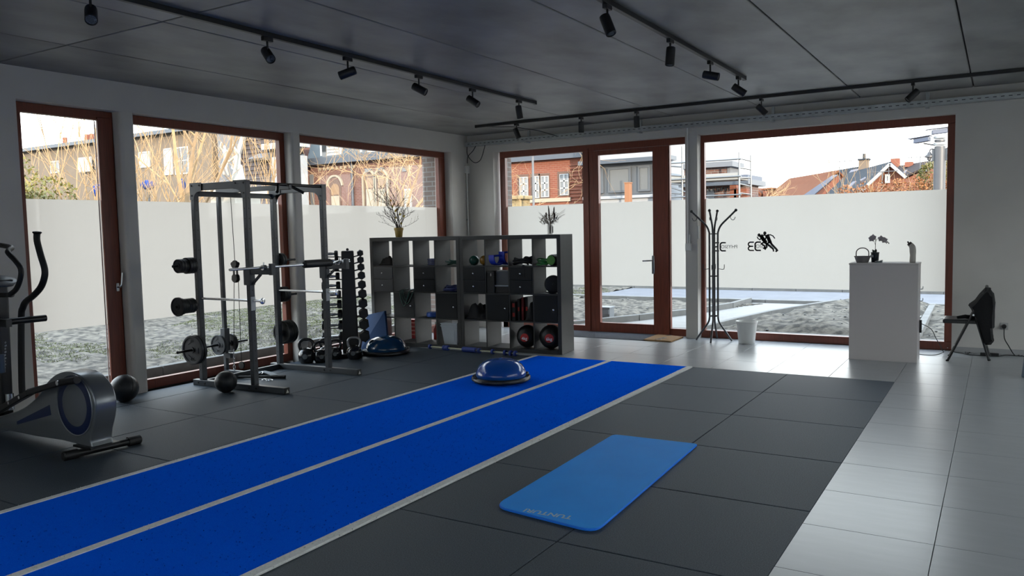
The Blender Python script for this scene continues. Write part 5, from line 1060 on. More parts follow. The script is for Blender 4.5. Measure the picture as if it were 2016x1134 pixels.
t = thing('traffic_cone', 'tiny red and white cone beyond the street', 'cone', (-6.35, 19.6, .12)); MB().box(-.14, .14, -.14, .14, 0, .03).done('cone_base', M_RED, t); MB().cyl((0, 0, .03), (0, 0, .22), .10, .06, 14).done('cone_body', M_RED, t, smooth=50); MB().cyl((0, 0, .22), (0, 0, .34), .06, .04, 14).done('white_band', M_WPL, t, smooth=50)
t = thing('red_boards', 'stack of reddish boards outside left of the entrance door', 'boards', (-6.3, 11.75, -.05))
for k in range(3): MB().box(-.55, .5, -.16+.1*k, -.08+.1*k, .02*k, .02+.02*k).done('board', mat('reddish_board', (.33, .14, .11), .7), t)

# blocks added out of the picture to keep the low sun off the added glazing
for n_, (x0, x1, y0, y1, h) in enumerate(((-40, 22, -30, -17, 6.4), (19, 30, -17, 18, 6.2))):
    t = thing('sun_block', 'pale block added out of the picture to stop the sun, %s' % ('behind' if not n_ else 'to the right'), 'building', ((x0+x1)/2, (y0+y1)/2, -.2)); o3 = t.location.copy()
    MB(o3).box(x0, x1, y0, y1, -.2, h).done('wall', mat('sun_block_render', (.7, .68, .64), .9), t); MB(o3).box(x0-.2, x1+.2, y0-.2, y1+.2, h, h+.2).done('roof', mat('roof_felt', (.08, .08, .08)), t)
    for k in range(8):
        if not n_: MB(o3).box(x0+4+7*k, x0+5.4+7*k, y1-.01, y1+.04, 1.2, 2.8).done('window', mat('house_pane0', (.08, .09, .10), .1), t)
        elif k < 5: MB(o3).box(x0-.04, x0+.01, y0+3+6*k, y0+4.6+6*k, 1.2, 2.8).done('window', mat('house_pane0', (.08, .09, .10), .1), t)

# ================================================================== OUTSIDE: HOUSES ACROSS THE STREET
YH = 27.
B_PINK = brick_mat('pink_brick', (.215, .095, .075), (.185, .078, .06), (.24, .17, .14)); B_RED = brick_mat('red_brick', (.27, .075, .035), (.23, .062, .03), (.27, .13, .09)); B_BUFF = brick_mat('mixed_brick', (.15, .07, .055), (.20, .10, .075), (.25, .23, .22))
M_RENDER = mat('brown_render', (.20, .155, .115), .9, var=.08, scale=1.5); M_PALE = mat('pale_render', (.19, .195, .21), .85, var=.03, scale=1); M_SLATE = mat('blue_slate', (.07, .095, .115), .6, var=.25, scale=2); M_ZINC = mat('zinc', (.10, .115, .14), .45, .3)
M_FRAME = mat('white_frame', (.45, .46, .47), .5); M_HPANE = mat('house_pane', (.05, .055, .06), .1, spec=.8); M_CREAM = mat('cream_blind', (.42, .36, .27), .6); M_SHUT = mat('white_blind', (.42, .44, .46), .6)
def window(parent, org, x0, x1, z0, z1, y, pane, bars=(0, 0), fr=.07, frm=None):
    f = MB(org); frm = frm or M_FRAME
    f.box(x0, x1, y-.06, y+.02, z0, z0+fr).box(x0, x1, y-.06, y+.02, z1-fr, z1).box(x0, x0+fr, y-.06, y+.02, z0+fr, z1-fr).box(x1-fr, x1, y-.06, y+.02, z0+fr, z1-fr)
    for k in range(bars[0]): x = x0+(x1-x0)*(k+1)/(bars[0]+1); f.box(x-.03, x+.03, y-.055, y+.02, z0+fr, z1-fr)
    for k in range(bars[1]): z = z0+(z1-z0)*(k+1)/(bars[1]+1); f.box(x0+fr, x1-fr, y-.055, y+.02, z-.025, z+.025)
    f = f.done('window', frm, parent); MB(org).box(x0+fr, x1-fr, y-.03, y-.015, z0+fr, z1-fr).done('pane', pane, f); return f
def pxr(a, b, c, d, y): p, q_ = AY(a, b, y), AY(c, d, y); return min(p.x, q_.x), max(p.x, q_.x), min(p.z, q_.z), max(p.z, q_.z)
# far left: long brown rendered house
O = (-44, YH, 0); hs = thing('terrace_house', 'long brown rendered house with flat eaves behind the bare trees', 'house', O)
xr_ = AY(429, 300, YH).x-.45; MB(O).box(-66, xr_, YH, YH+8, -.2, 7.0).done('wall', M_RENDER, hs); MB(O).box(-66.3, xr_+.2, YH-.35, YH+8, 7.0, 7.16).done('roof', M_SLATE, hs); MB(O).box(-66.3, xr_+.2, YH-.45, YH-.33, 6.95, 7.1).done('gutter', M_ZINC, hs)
for r4, pane, bars in (((274, 300, 297, 329), M_SHUT, (0, 0)), ((323, 293, 342, 344), M_SHUT, (0, 1)), ((344, 291, 374, 342), M_HPANE, (1, 1)), ((187, 310, 204, 332), M_SHUT, (0, 0)), ((100, 318, 118, 340), M_HPANE, (1, 0))):
    x0, x1, z0, z1 = pxr(*r4, YH); window(hs, O, x0, x1, z0, z1, YH, pane, bars)
x0, x1, z0, z1 = pxr(152, 311, 179, 337, YH-.4); MB(O).box(x0, x1, YH-.4, YH-.3, z0, z1).done('awning_panel', M_SHUT, hs)
for px in (128, 172, 181, 190): v = AY(px, 276, YH+3); c_ = MB(O).box(v.x-.35, v.x+.35, YH+2.6, YH+3.4, 7.1, 7.75).done('chimney', B_RED, hs); MB(O).cyl((v.x, YH+3, 7.75), (v.x, YH+3, 8.2), .14, n=8).done('chimney_pot', B_RED, c_)
for px in (213, 300, 318, 352, 371): pass
for k, (a4, lb) in enumerate((((185, 363, 204, 388), 'blue tarpaulin bundle half hidden at edge of first window'), ((281, 355, 302, 373), 'blue parasol cover behind the bare shoots, left one'), ((352, 352, 364, 378), 'narrow blue cover behind bare shoots, right one'))):
    x0, x1, z0, z1 = pxr(*a4, 22.); t = thing('blue_tarpaulin', lb, 'cover', ((x0+x1)/2, 22, z0)); w2, h2 = (x1-x0)/2, z1-z0; MB().ball((0, 0, h2/2), 1, 14, (w2, w2*.8, h2/2)).done('cover', mat('blue_tarp', (.012, .05, .26), .7, spec=.1), t, smooth=60); MB().cyl((0, 0, -z0-.1), (0, 0, h2*.2), .05, n=8).done('post', M_STEEL, t)
# pale gable house behind the statue
O = (AY(455, 300, YH).x, YH, 0); hs = thing('pale_house', 'pale grey rendered house directly behind the white statue', 'house', O)
x0, x1 = AY(429, 300, YH).x, AY(463, 300, YH-1).x-.3; MB(O).box(x0, x1, YH, YH+9, -.2, 6.9).done('wall', M_PALE, hs); MB(O).prism([(x0-.2, 6.9), (x1+.2, 6.9), (x1, 9.4), (x0+1.2, 9.4)], YH+.8, YH+9.2, 'xz').done('roof', mat('red_tile', (.26, .10, .05), .7), hs)
MB(O).box(x0-.25, x1+.2, YH+.7, YH+.85, 6.72, 6.92).done('gutter', M_ZINC, hs)
# house with the tall shingled front
O = (AY(512, 320, YH-1).x, YH-1, 0); hs = thing('shingled_house', 'house with steep brown shingled front right of the statue', 'house', O); M_SHG = mat('brown_shingle', (.085, .064, .062), .8, var=.2, scale=3)
x0, x1 = AY(463, 300, YH-1).x, AY(592, 300, YH).x-.40; MB(O).box(x0, x1, YH-.8, YH+7, -.2, 7.5).done('wall', M_RENDER, hs)
for k in range(25): z = 2.6+k*.2; MB(O).prism([(YH-1.06+.01*k, z), (YH-.99+.01*k, z+.21), (YH-.6, z+.21), (YH-.6, z)], x0+.02*k, x1, 'yz').done('shingle_course', M_SHG, hs)
MB(O).obox((x0-.05, YH-1.1, 4.7), (x0+1.5, YH-1.0, 7.8), .12, .25).done('gable_board', M_FRAME, hs)
a4 = pxr(489, 303, 511, 315, YH-1.5); MB(O).prism([(YH-1.5, a4[2]), (YH-1.6, a4[2]+.08), (YH-.8, a4[3]+.1), (YH-.8, a4[2])], a4[0], a4[1]+.3, 'yz').done('canopy', M_PALE, hs)
a4 = pxr(533, 310, 556, 356, YH-1.3); MB(O).box(a4[0], a4[1]+1, YH-1.3, YH-.7, a4[2]-1.5, a4[3]).done('white_bay', M_SHUT, hs); a5 = pxr(520, 283, 556, 291, YH-1.4); MB(O).box(a5[0]-.2, a5[1]+1, YH-1.4, YH-.7, a5[2], a5[3]).done('white_band', M_SHUT, hs)
# brick villa with mansard roof and arched windows
O = (-24, YH, 0); hs = thing('brick_villa', 'pink brick villa with slate mansard roof and arched windows', 'house', O); ZE = 4.74; xa, xb = AY(612, 350, YH).x, -17.6
MB(O).box(xa, xb, YH, YH+8, -.2, ZE).done('wall', B_PINK, hs); MB(O).box(AY(592, 350, YH).x, xa+.02, YH+.25, YH+8, -.2, 6.8).done('side_wing', B_PINK, hs)
MB(O).prism([(YH-.1, ZE+.22), (YH+.9, 7.6), (YH+8, 7.6), (YH+8, ZE+.22)], xa-.1, xb, 'yz').done('mansard_roof', M_SLATE, hs); MB(O).box(xa-.35, xb, YH-.42, YH+.2, ZE-.06, ZE+.24).done('eave_box', M_ZINC, hs)
for px in (681,): v = AY(px, 300, YH); MB(O).box(v.x-.03, v.x+.03, YH+.05, YH+.9, ZE+.2, 7.5).done('lead_seam', M_ZINC, hs)
for a4 in ((642, 282, 667, 312), (722, 288, 751, 305)):
    x0, x1, z0, z1 = pxr(*a4, YH-.1); d_ = MB(O).box(x0-.45, x1+.12, YH-.05, YH+1.2, z0-.1, z0+1.35).done('dormer', M_FRAME, hs)
    for k in range(9): MB(O).box(x0, x1, YH-.09, YH-.05, z0+.02+k*.14, z0+.13+k*.14).done('shutter_slat', M_SHUT, d_)
    MB(O).box(x0-.30, x0-.04, YH-.07, YH-.05, z0, z0+1.3).done('side_pane', M_HPANE, d_)
dt_ = MB(O)
x = xa+.6
while x < AY(700, 330, YH).x: dt_.box(x, x+.09, YH-.08, YH, ZE-.30, ZE-.18); x += .26
dt_.done('dentils', M_CREAM, hs, kind='stuff')
dp = AY(696, 350, YH); MB(O).cyl((dp.x, YH-.09, -.1), (dp.x, YH-.09, ZE), .06, n=10).done('drain_pipe', M_ZINC, hs, smooth=60); dp = AY(614.5, 350, YH); MB(O).box(dp.x-.12, dp.x+.10, YH-.05, YH, -.1, ZE-.45).done('corner_strip', M_PALE, hs)
v = pxr(594, 304, 601, 352, YH+.2); MB(O).box(v[0], v[1], YH+.18, YH+.26, v[2], v[3]).done('white_blind', M_SHUT, hs); v = pxr(594, 385, 603, 402, YH+.2); MB(O).box(v[0], v[1], YH+.18, YH+.26, v[2]-.5, v[3]).done('white_blind', M_SHUT, hs)
def arch(cx_, zc, R_, zb, kind):
    n = 12; oa = [(cx_+R_*math.cos(PI*i/n), zc+R_*math.sin(PI*i/n)) for i in range(n+1)]; ia = [(cx_+(R_-.09)*math.cos(PI*(n-i)/n), zc+(R_-.09)*math.sin(PI*(n-i)/n)) for i in range(n+1)]
    lo = zc if kind == 0 else zb
    MB(O).prism([(cx_+R_, lo)]+oa+[(cx_-R_, lo), (cx_-R_+.09, lo)]+ia+[(cx_+R_-.09, lo)], YH-.09, YH, 'xz').done('arch_moulding', M_CREAM, hs)
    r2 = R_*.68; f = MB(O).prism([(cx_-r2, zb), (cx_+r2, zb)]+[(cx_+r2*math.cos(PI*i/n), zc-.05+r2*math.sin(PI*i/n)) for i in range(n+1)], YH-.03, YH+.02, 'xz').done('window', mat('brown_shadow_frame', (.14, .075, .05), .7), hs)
    r3 = r2*.72; MB(O).prism([(cx_-r3, zb), (cx_+r3, zb), (cx_+r3, zc-.45), (cx_-r3, zc-.45)], YH-.045, YH-.03, 'xz').done('blind', M_CREAM, f)
    MB(O).prism([(cx_-r3, zc-.40), (cx_+r3, zc-.40)]+[(cx_+r3*math.cos(PI*i/n), zc-.15+r3*math.sin(PI*i/n)) for i in range(n+1)], YH-.045, YH-.03, 'xz').done('fan_light', mat('warm_pane', (.30, .17, .08), .3), f)
    if kind: MB(O).prism([(cx_-.13, zc+R_*.72), (cx_+.13, zc+R_*.72), (cx_+.2, zc+R_*1.12), (cx_-.2, zc+R_*1.12)], YH-.13, YH-.02, 'xz').done('keystone', M_PALE, hs)
c0 = AY(660, 352, YH); arch(c0.x, AY(660, 366, YH).z, .50, 1.9, 0)
for px, py in ((728, 352), (751.5, 351)): c0 = AY(px, py, YH); arch(c0.x, c0.z, .40 if px < 740 else .42, 2.3, 1)
c0 = AY(868, 400, YH); arch(c0.x, c0.z-.1, .75, 1.2, 0)
v = pxr(797, 372, 811, 381, YH); window(hs, O, v[0], v[1], v[2]-.7, v[3], YH, M_CREAM, (0, 1)); v = pxr(794, 331, 803, 337, YH); MB(O).box(v[0], v[1], YH-.08, YH, v[2], v[3]).done('keystone', M_PALE, hs)
# red brick house seen through the door's left side light
O = (-15, YH, 0); hs = thing('red_house', 'red brick house with white barred windows behind the entrance side light', 'house', O); xb = AY(1146, 340, YH).x; ZR = 4.16
MB(O).box(-17.6, xb, YH, YH+8, -.2, ZR).done('wall', B_RED, hs); MB(O).box(-17.7, xb+.1, YH-.25, YH+8, ZR, ZR+.32).done('gutter', M_ZINC, hs); MB(O).prism([(YH-.2, ZR+.32), (YH+3.5, 6.5), (YH+8, ZR+.32)], -17.6, xb, 'yz').done('roof', M_SLATE, hs)
for a4 in ((994, 350, 1007, 382), (1024, 349, 1041, 390), (1049, 347, 1063, 390), (1066, 347, 1082, 388), (1103, 343, 1121, 384)):
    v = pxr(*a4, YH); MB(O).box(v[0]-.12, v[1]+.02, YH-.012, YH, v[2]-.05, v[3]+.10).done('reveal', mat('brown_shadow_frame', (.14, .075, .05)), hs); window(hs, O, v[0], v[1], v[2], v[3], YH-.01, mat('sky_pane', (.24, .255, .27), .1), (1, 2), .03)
v = pxr(1022, 393, 1125, 396, YH); MB(O).box(v[0], v[1], YH-.08, YH, v[2], v[3]).done('sill_course', M_CREAM, hs)
z = 2.2
while z < ZR-.2: MB(O).box(AY(1122, 340, YH).x, xb+.01, YH-.05, YH, z, z+.05).done('brick_rib', B_RED, hs); z += .13
for px in (1097,): pass
lp = AY(1049.5, 350, 21.); t = thing('lamp_post', 'thin pale lamp post before the red brick house', 'lamp post', (lp.x, 21, -.05)); MB().cyl((0, 0, 0), (0, 0, 5.2), .04, .032, 10).done('post', M_PALE, t, smooth=60); MB().cyl((0, 0, 0), (0, 0, 1.9), .075, n=10).done('sleeve', M_FRAME, t, smooth=60)
gp = AY(1012, 395, 22.); t = thing('reflection_pier', 'pier standing in for a sunlit reflection at left edge of entrance side light', 'pier', (gp.x, 22, -.1)); M_STN = mat('reflected_sun_stone', (.36, .28, .15), .85, var=.2, scale=5)  # pier stands in for a sunlit garden wall reflected in the glass
MB().box(-.42, .42, -.3, .3, 0, gp.z+.12).done('reflection_shaft', M_STN, t, bevel=.02); MB().box(-.55, .55, -.42, .42, gp.z+.12, gp.z+.24).done('reflection_cap', M_STN, t, bevel=.03); MB().lathe([(.05, 0), (.12, .06), (.05, .14), (.08, .24), (.02, .32)], (.15, -.32, 1.9), n=14).done('reflection_urn', mat('reflection_brown', (.22, .11, .05), .8), t, smooth=50)
# white modern house
O = (-10, 26, 0); YW = 26.; hs = thing('white_house', 'white rendered modern house with grey windows behind the glazed door', 'house', O); xa, xb = AY(1149, 340, YW).x, AY(1372, 340, YW).x; M_WR = mat('white_render', (.40, .41, .43), .8)
MB(O).box(xa, xb-.9, YW, YW+8, -.2, 6.6).done('wall', M_WR, hs); zt = AY(1230, 322, YW).z; zbm = AY(1230, 382, YW).z; xe = AY(1330, 320, YW).x
MB(O).box(xa, xe, YW-.45, YW+.1, zt, zt+.14).done('gutter', M_ZINC, hs); M_GREYW = mat('grey_frame', (.10, .11, .125), .5); M_GP = mat('grey_blind', (.15, .155, .158), .35)
MB(O).box(xa, xe-.15, YW-.04, YW, zbm-.05, zt).done('window_band', M_GREYW, hs)
for a, b in ((1150, 1192), (1197, 1246), (1256, 1284), (1287, 1312)):
    v = pxr(a, 333, b, 380, YW); window(hs, O, v[0]+.03, v[1]-.03, zbm+.06, zt-.12, YW-.05, M_GP, (0, 0), .07, M_GREYW)
MB(O).box(xa, xe, YW-.10, YW, zbm-.15, zbm-.05).done('sill', M_WR, hs)
tp = AY(1237, 380, 23.); t = thing('reflection_post', 'orange post standing in for a reflection before the white house', 'post', (tp.x, 23, -.1)); MB().box(-.09, .09, -.09, .09, 0, AY(1237, 361, 23.).z+.1).done('post', mat('reflection_orange', (.34, .15, .07), .8), t, bevel=.01); MB().box(-.10, .10, -.10, .10, AY(1237, 361, 23.).z+.1, AY(1237, 361, 23.).z+.13).done('post_cap', mat('reflection_orange', (.34, .15, .07)), t)  # post put in for an orange reflection in the door glass
# house under construction and its scaffold
YC = 25.; XU = AY(1347, 340, YC).x; XS = AY(1317, 340, 22.8).x; O = (-7.5, YC, 0); hs = thing('unfinished_house', 'unfinished flat roofed house with brick parapet behind the scaffold', 'house', O); x1 = AY(1443, 330, YC).x
zA, zB, zC_, zD, zE = [AY(1410, y, YC).z for y in (320, 330, 348, 357, 367)]
MB(O).box(XU, x1-.1, YC, YC+1.0, zC_, zB).done('parapet_wall', B_BUFF, hs); MB(O).box(XU, x1+.05, YC-.25, YC+1.1, zB, zA).done('parapet_cap', mat('grey_capping', (.17, .18, .20), .6), hs)
v = AY(1432, 340, YC).x; MB(O).box(v, x1-.08, YC-.02, YC+1.0, zC_, zB).done('grey_pier', M_PALE, hs)
MB(O).box(XU, x1+.62, YC-.55, YC+1.6, zE, zD).done('lower_gutter', M_ZINC, hs); MB(O).box(XU, x1+.55, YC-.35, YC+1.4, zD, zC_).done('lower_roof', mat('blue_membrane', (.11, .13, .18), .6), hs); MB(O).box(XU, x1+.45, YC-.2, YC+1.3, -.2, zE).done('lower_wall', B_BUFF, hs)
b_ = MB(O); x = XU+.1
while x < x1+.3: b_.box(x, x+.05, YC-.26, YC-.2, zE-.16, zE-.05); x += .13
b_.done('dentils', M_BLK, hs, kind='stuff')
v = pxr(1392, 373, 1407, 385, YC-.2); MB(O).box(v[0], v[1], YC-.24, YC-.2, v[2]-.4, v[3]).done('pale_patch', M_PALE, hs)
tk = 0
for px, dz in ((1446, .32), (1454, .2), (1466, .22)):
    v = AY(px, 386, 23.8); t = thing('brick_pallet', 'stack of orange bricks on the scaffold boards, %s' % ('tallest one', 'middle one', 'right one')[tk], 'bricks', (v.x, 23.8, v.z-.1)); tk += 1; MB().box(-.10, .10, -.15, .15, 0, dz+.1).done('brick_pack', B_RED, t, bevel=.006); MB().box(-.12, .12, -.17, .17, -.04, 0).done('pallet', M_CREAM, t)
YS = 22.8; O = (-6.6, YS, 0); sc_ = thing('scaffold', 'galvanised scaffold tower with rails and boards beside unfinished house', 'scaffold', O); M_SCF = mat('scaffold_tube', (.26, .27, .28), .35, .7)
def sp(px, py, y=YS): return AY(px, py, y)
for px, pt, y in ((1455.5, 299, YS), (1478.5, 305, YS+1.0), (1343, 288, YS)):
    v = sp(px, pt, y); MB(O).cyl((v.x, y, -.1), (v.x, y, v.z), .028, n=8).done('standard', M_SCF, sc_, smooth=60)
XE = sp(1455.5, 340).x; X2_ = sp(1478.5, 340, YS+1).x
for py in (313, 347, 383): v = sp(1455, py); MB(O).cyl((XS, YS-.03, v.z), (XE+.06, YS-.03, v.z), .024, n=8).done('ledger', M_SCF, sc_, smooth=60)
for py, p2 in ((312, 317), (330, 334), (350, 350), (362, 367), (380, 383)):
    a, b = sp(1455, py), sp(1478, p2, YS+1); MB(O).cyl(a, b, .022, n=8).done('transom', M_SCF, sc_, smooth=60)
v = sp(1440, 350); MB(O).box(XS, XE, YS, YS+.9, v.z-.05, v.z).done('deck_board', mat('scaffold_deck', (.33, .33, .32), .7), sc_); MB(O).box(XS, XE, YS, YS+.03, v.z, v.z+.14).done('toe_board', mat('scaffold_deck', (.33, .33, .32)), sc_)
v = sp(1340, 366); MB(O).cyl(sp(1318, 368), sp(1395, 392), .022, n=8).done('brace', M_SCF, sc_, smooth=60)
for k, py in enumerate((327, 345, 362, 380)): a, b = sp(1316, py), sp(1341, py+1.5); MB(O).cyl(a, b, .022, n=8).done('rung', M_SCF, sc_, smooth=60)
v = pxr(1372, 270, 1377.5, 335, 30.); t = thing('crane_mast', 'slim yellow mast at left edge of the big window', 'mast', ((v[0]+v[1])/2+.15, 30, -.2)); MB().box(-.07, .07, -.07, .07, 0, 9).done('mast', mat('pale_yellow', (.6, .48, .2), .7), t); MB().box(.09, .12, -.02, .02, 3.4, 9).done('rail', M_BLK, t)

# ---- houses far right (about 80 m away)
YD = 80.; M_RT = mat('orange_tile', (.20, .072, .034), .85, spec=.1, var=.1, scale=1); M_DT = mat('dark_slate_roof', (.040, .047, .058), .85, spec=.1, var=.1, scale=1); M_BT = mat('brown_tile', (.055, .040, .038), .85, spec=.1, var=.1, scale=1); M_SOL = mat('solar_glass', (.20, .22, .29), .3, spec=.6)
def gable(label, apex, l, r, zbase, roofm, wallm, dep, y, ridge_dx=0., name='house', ext=None):
    A, L, R_ = AY(*apex, y), AY(*l, y), AY(*r, y); org = (A.x, y, 0); t = thing(name, label, 'house', org); w0 = MB(org)
    # gable faces the photographer, the ridge runs back and to the left
    D = Vector((ridge_dx, dep, 0)); P0 = [Vector((L.x, y, -.2)), Vector((R_.x, y, -.2)), Vector((R_.x, y, R_.z)), Vector((A.x, y, A.z)), Vector((L.x, y, L.z))]; n = 5
    w0.add(P0+[p+D for p in P0], [tuple(range(n)), tuple(range(2*n-1, n-1, -1))]+[(i, (i+1) % n, n+(i+1) % n, n+i) for i in range(n)]); w0.done('wall', wallm, t)
    for S in (L, R_):
        d = (Vector((S.x, y, S.z))-Vector((A.x, y, A.z))); a0, a1 = Vector((A.x, y-.35, A.z+.12)), Vector((A.x, y-.35, A.z+.12))+d*1.12; up = Vector((0, 0, .22))
        q4 = [a0, a1, a1+D*1.03, a0+D*1.03]; MB(org).add(q4+[p+up for p in q4], [(3, 2, 1, 0), (4, 5, 6, 7), (0, 1, 5, 4), (1, 2, 6, 5), (2, 3, 7, 6), (3, 0, 4, 7)]).done('roof', roofm, t)
    return t, org, A, L, R_, D
M_BARGE = M_FRAME
t, org, A, L, R_, D = gable('far house with dark slate roof, white gable boards and chimney', (1754, 326), (1680, 396), (1782, 350), 0, M_DT, B_RED, 14, YD, -5.6)
for S in (L, R_): a0 = Vector((A.x, YD-.6, A.z+.1)); a1 = a0+(Vector((S.x, YD, S.z))-Vector((A.x, YD, A.z)))*1.1; MB(org).obox(a0, a1, .25, .55, (0, 1, 0)).done('barge_board', M_FRAME, t)
v = pxr(1742, 343, 1752, 360, YD-.3); window(t, org, v[0], v[1], v[2], v[3], YD-.2, M_HPANE, (0, 0), .18)
v = AY(1701, 336, YD+10); c_ = MB(org).box(v.x-.45, v.x+.45, YD+9.5, YD+10.5, v.z-3, v.z+1.05).done('chimney', mat('tan_brick', (.19, .14, .10), .8), t); MB(org).box(v.x-.55, v.x+.55, YD+9.4, YD+10.6, v.z+1.05, v.z+1.2).done('chimney_cap', M_DT, c_); MB(org).cyl((v.x, YD+10, v.z+1.2), (v.x, YD+10, v.z+1.75), .16, n=8).done('chimney_pot', M_BLK, c_)
def roofquad(px4, y4, m, name, par, org, th=.12):
    P0 = [AY(px4[i][0], px4[i][1], y4[i]) for i in range(4)]; up = Vector((0, -.25, th)); MB(org).add([p+up*.3 for p in P0]+[p+up for p in P0], [(3, 2, 1, 0), (4, 5, 6, 7), (0, 1, 5, 4), (1, 2, 6, 5), (2, 3, 7, 6), (3, 0, 4, 7)]).done(name, m, par)
roofquad([(1693, 357), (1704, 351), (1706, 353), (1696, 359)], [76]*4, M_SOL, 'roof_light', t, org); roofquad([(1668, 371), (1680, 360), (1687, 359), (1672, 374)], [76]*4, M_SOL, 'roof_light', t, org)
t, org, A, L, R_, D = gable('far house with brown tiled roof and two roof lights', (1858, 318), (1752, 366), (1905, 372), 0, M_BT, B_RED, 10, YD+22, -6)
for q4 in ([(1774, 348), (1782, 337), (1787, 336), (1779, 348)], [(1820, 339), (1832, 328), (1837, 327), (1826, 339)]): roofquad(q4, [YD+19]*4, M_SOL, 'roof_light', t, org)
MB(org).box(AY(1790, 320, YD+27).x-.45, AY(1790, 320, YD+27).x+.45, YD+26.5, YD+27.5, 8, AY(1790, 319, YD+27).z).done('chimney', B_RED, t)
v = AY(1763, 318, YD+31); MB(org).box(v.x-.5, v.x+.5, YD+30.4, YD+31.6, v.z-5, v.z+.35).done('big_chimney', B_RED, t)
t, org, A, L, R_, D = gable('far orange house with long solar panel on its roof, left', (1652, 341), (1593, 386), (1668, 358), 0, M_RT, B_RED, 12, YD+20, -8)
roofquad([(1583, 386), (1640, 347), (1650, 346), (1603, 386)], [YD+15]*4, M_SOL, 'solar_panel', t, org)
v = AY(1609, 352, YD+28); MB(org).box(v.x-.3, v.x+.3, YD+27.7, YD+28.3, v.z-1, v.z+.6).done('chimney', B_BUFF, t)
t, org, A, L, R_, D = gable('far house with tilted solar panels left of the chimney house', (1692, 333), (1640, 384), (1712, 356), 0, M_DT, B_RED, 9, YD+36, -6)
roofquad([(1650, 371), (1676, 337), (1692, 334), (1668, 368)], [YD+17]*4, M_SOL, 'solar_panel', t, org); roofquad([(1632, 381), (1645, 368), (1656, 362), (1643, 380)], [YD+17]*4, M_SOL, 'solar_panel', t, org)
for k, (ap, l, r, lb) in enumerate((((1487, 374), (1476, 386), (1498, 385), 'small far red gable right of the scaffold'), ((1520, 374), (1502, 376), (1537, 376), 'long low far orange roof in the middle distance'), ((1560, 378), (1545, 385), (1572, 384), 'tiny far grey roof near middle of window'))): gable(lb, ap, l, r, 0, M_RT if k < 2 else M_BT, B_RED, 9, 112, 0)
# camera mast
v = AY(1849, 380, 21.); t = thing('camera_mast', 'grey street mast with two box cameras and domes at right', 'mast', (v.x, 21, -.1)); M_MAST = mat('mast_grey', (.13, .13, .14), .5, .3); zt = AY(1851, 268, 21.).z+.1
MB().cyl((0, 0, 0), (0, 0, zt-.28), .125, n=18).done('mast', M_MAST, t, smooth=60)
for k in range(4): MB().cyl((0, 0, zt-.28+k*.075), (0, 0, zt-.23+k*.075), .135 if k % 2 else .115, n=18).done('mast_ring', M_FRAME if k % 2 else M_MAST, t, smooth=50)
M_CAMB = mat('camera_blue_grey', (.09, .11, .17), .4)
for (dx, dz, rz, sx) in ((.0, .04, .25, 1.), (-.36, -.13, -.3, 1.)):
    c_ = MB(); ca = Matrix.Translation((dx, 0, zt+dz)) @ Matrix.Rotation(rz, 4, 'Z')
    P0 = [ca @ Vector(p) for p in ((-.18, -.08, 0), (.16, -.08, .03), (.16, .08, .03), (-.18, .08, 0), (-.18, -.08, .10), (.16, -.08, .13), (.16, .08, .13), (-.18, .08, .10))]
    c_.add(P0, [(3, 2, 1, 0), (4, 5, 6, 7), (0, 1, 5, 4), (1, 2, 6, 5), (2, 3, 7, 6), (3, 0, 4, 7)]); c_ = c_.done('box_camera', M_CAMB, t, bevel=.012); MB().obox(ca @ Vector((-.30, 0, .115)), ca @ Vector((.19, 0, .155)), .20, .015).done('sun_shield', M_CAMB, c_)
MB().cyl((-.34, 0, zt-.14), (-.10, 0, zt-.20), .018, n=8).done('bracket', M_MAST, t)
for s_ in (-1, 1):
    MB().tube(catmull([(s_*.11, 0, zt-.32), (s_*.15, 0, zt-.28), (s_*.20, 0, zt-.30), (s_*.21, 0, zt-.36)], 4), .016, 6).done('dome_arm', M_MAST, t, smooth=60); MB().lathe([(.03, .10), (.06, .04), (.09, .02), (.09, -.02), (.05, -.03), (.045, -.08), (.01, -.10)], (s_*.215, 0, zt-.45), n=18).done('dome_camera', M_MAST, t, smooth=50)
MB().box(-.16, -.11, -.06, .06, zt-.56, zt-.30).box(.11, .16, -.06, .06, zt-.56, zt-.30).done('control_box', M_STEEL, t)
for k, (px, py, y, h) in enumerate(((1653, 318, 90, 3), (1737, 338, 75, 2.2), (1812, 309, 90, 2.2))):
    v = AY(px, py, y); t = thing('roof_aerial', 'thin television aerial above the far roofs, %s' % ('left', 'middle', 'right')[k], 'aerial', (v.x, y, v.z-h)); MB().cyl((0, 0, 0), (0, 0, h), .05, n=6).done('pole', M_MAST, t); MB().cyl((-1.2, 0, h), (1.2, 0, h), .035, n=6).cyl((-.8, -.0, h-.3), (-.8, 0, h+.3), .03, n=6).cyl((.5, 0, h-.3), (.5, 0, h+.3), .03, n=6).done('antenna', M_MAST, t)

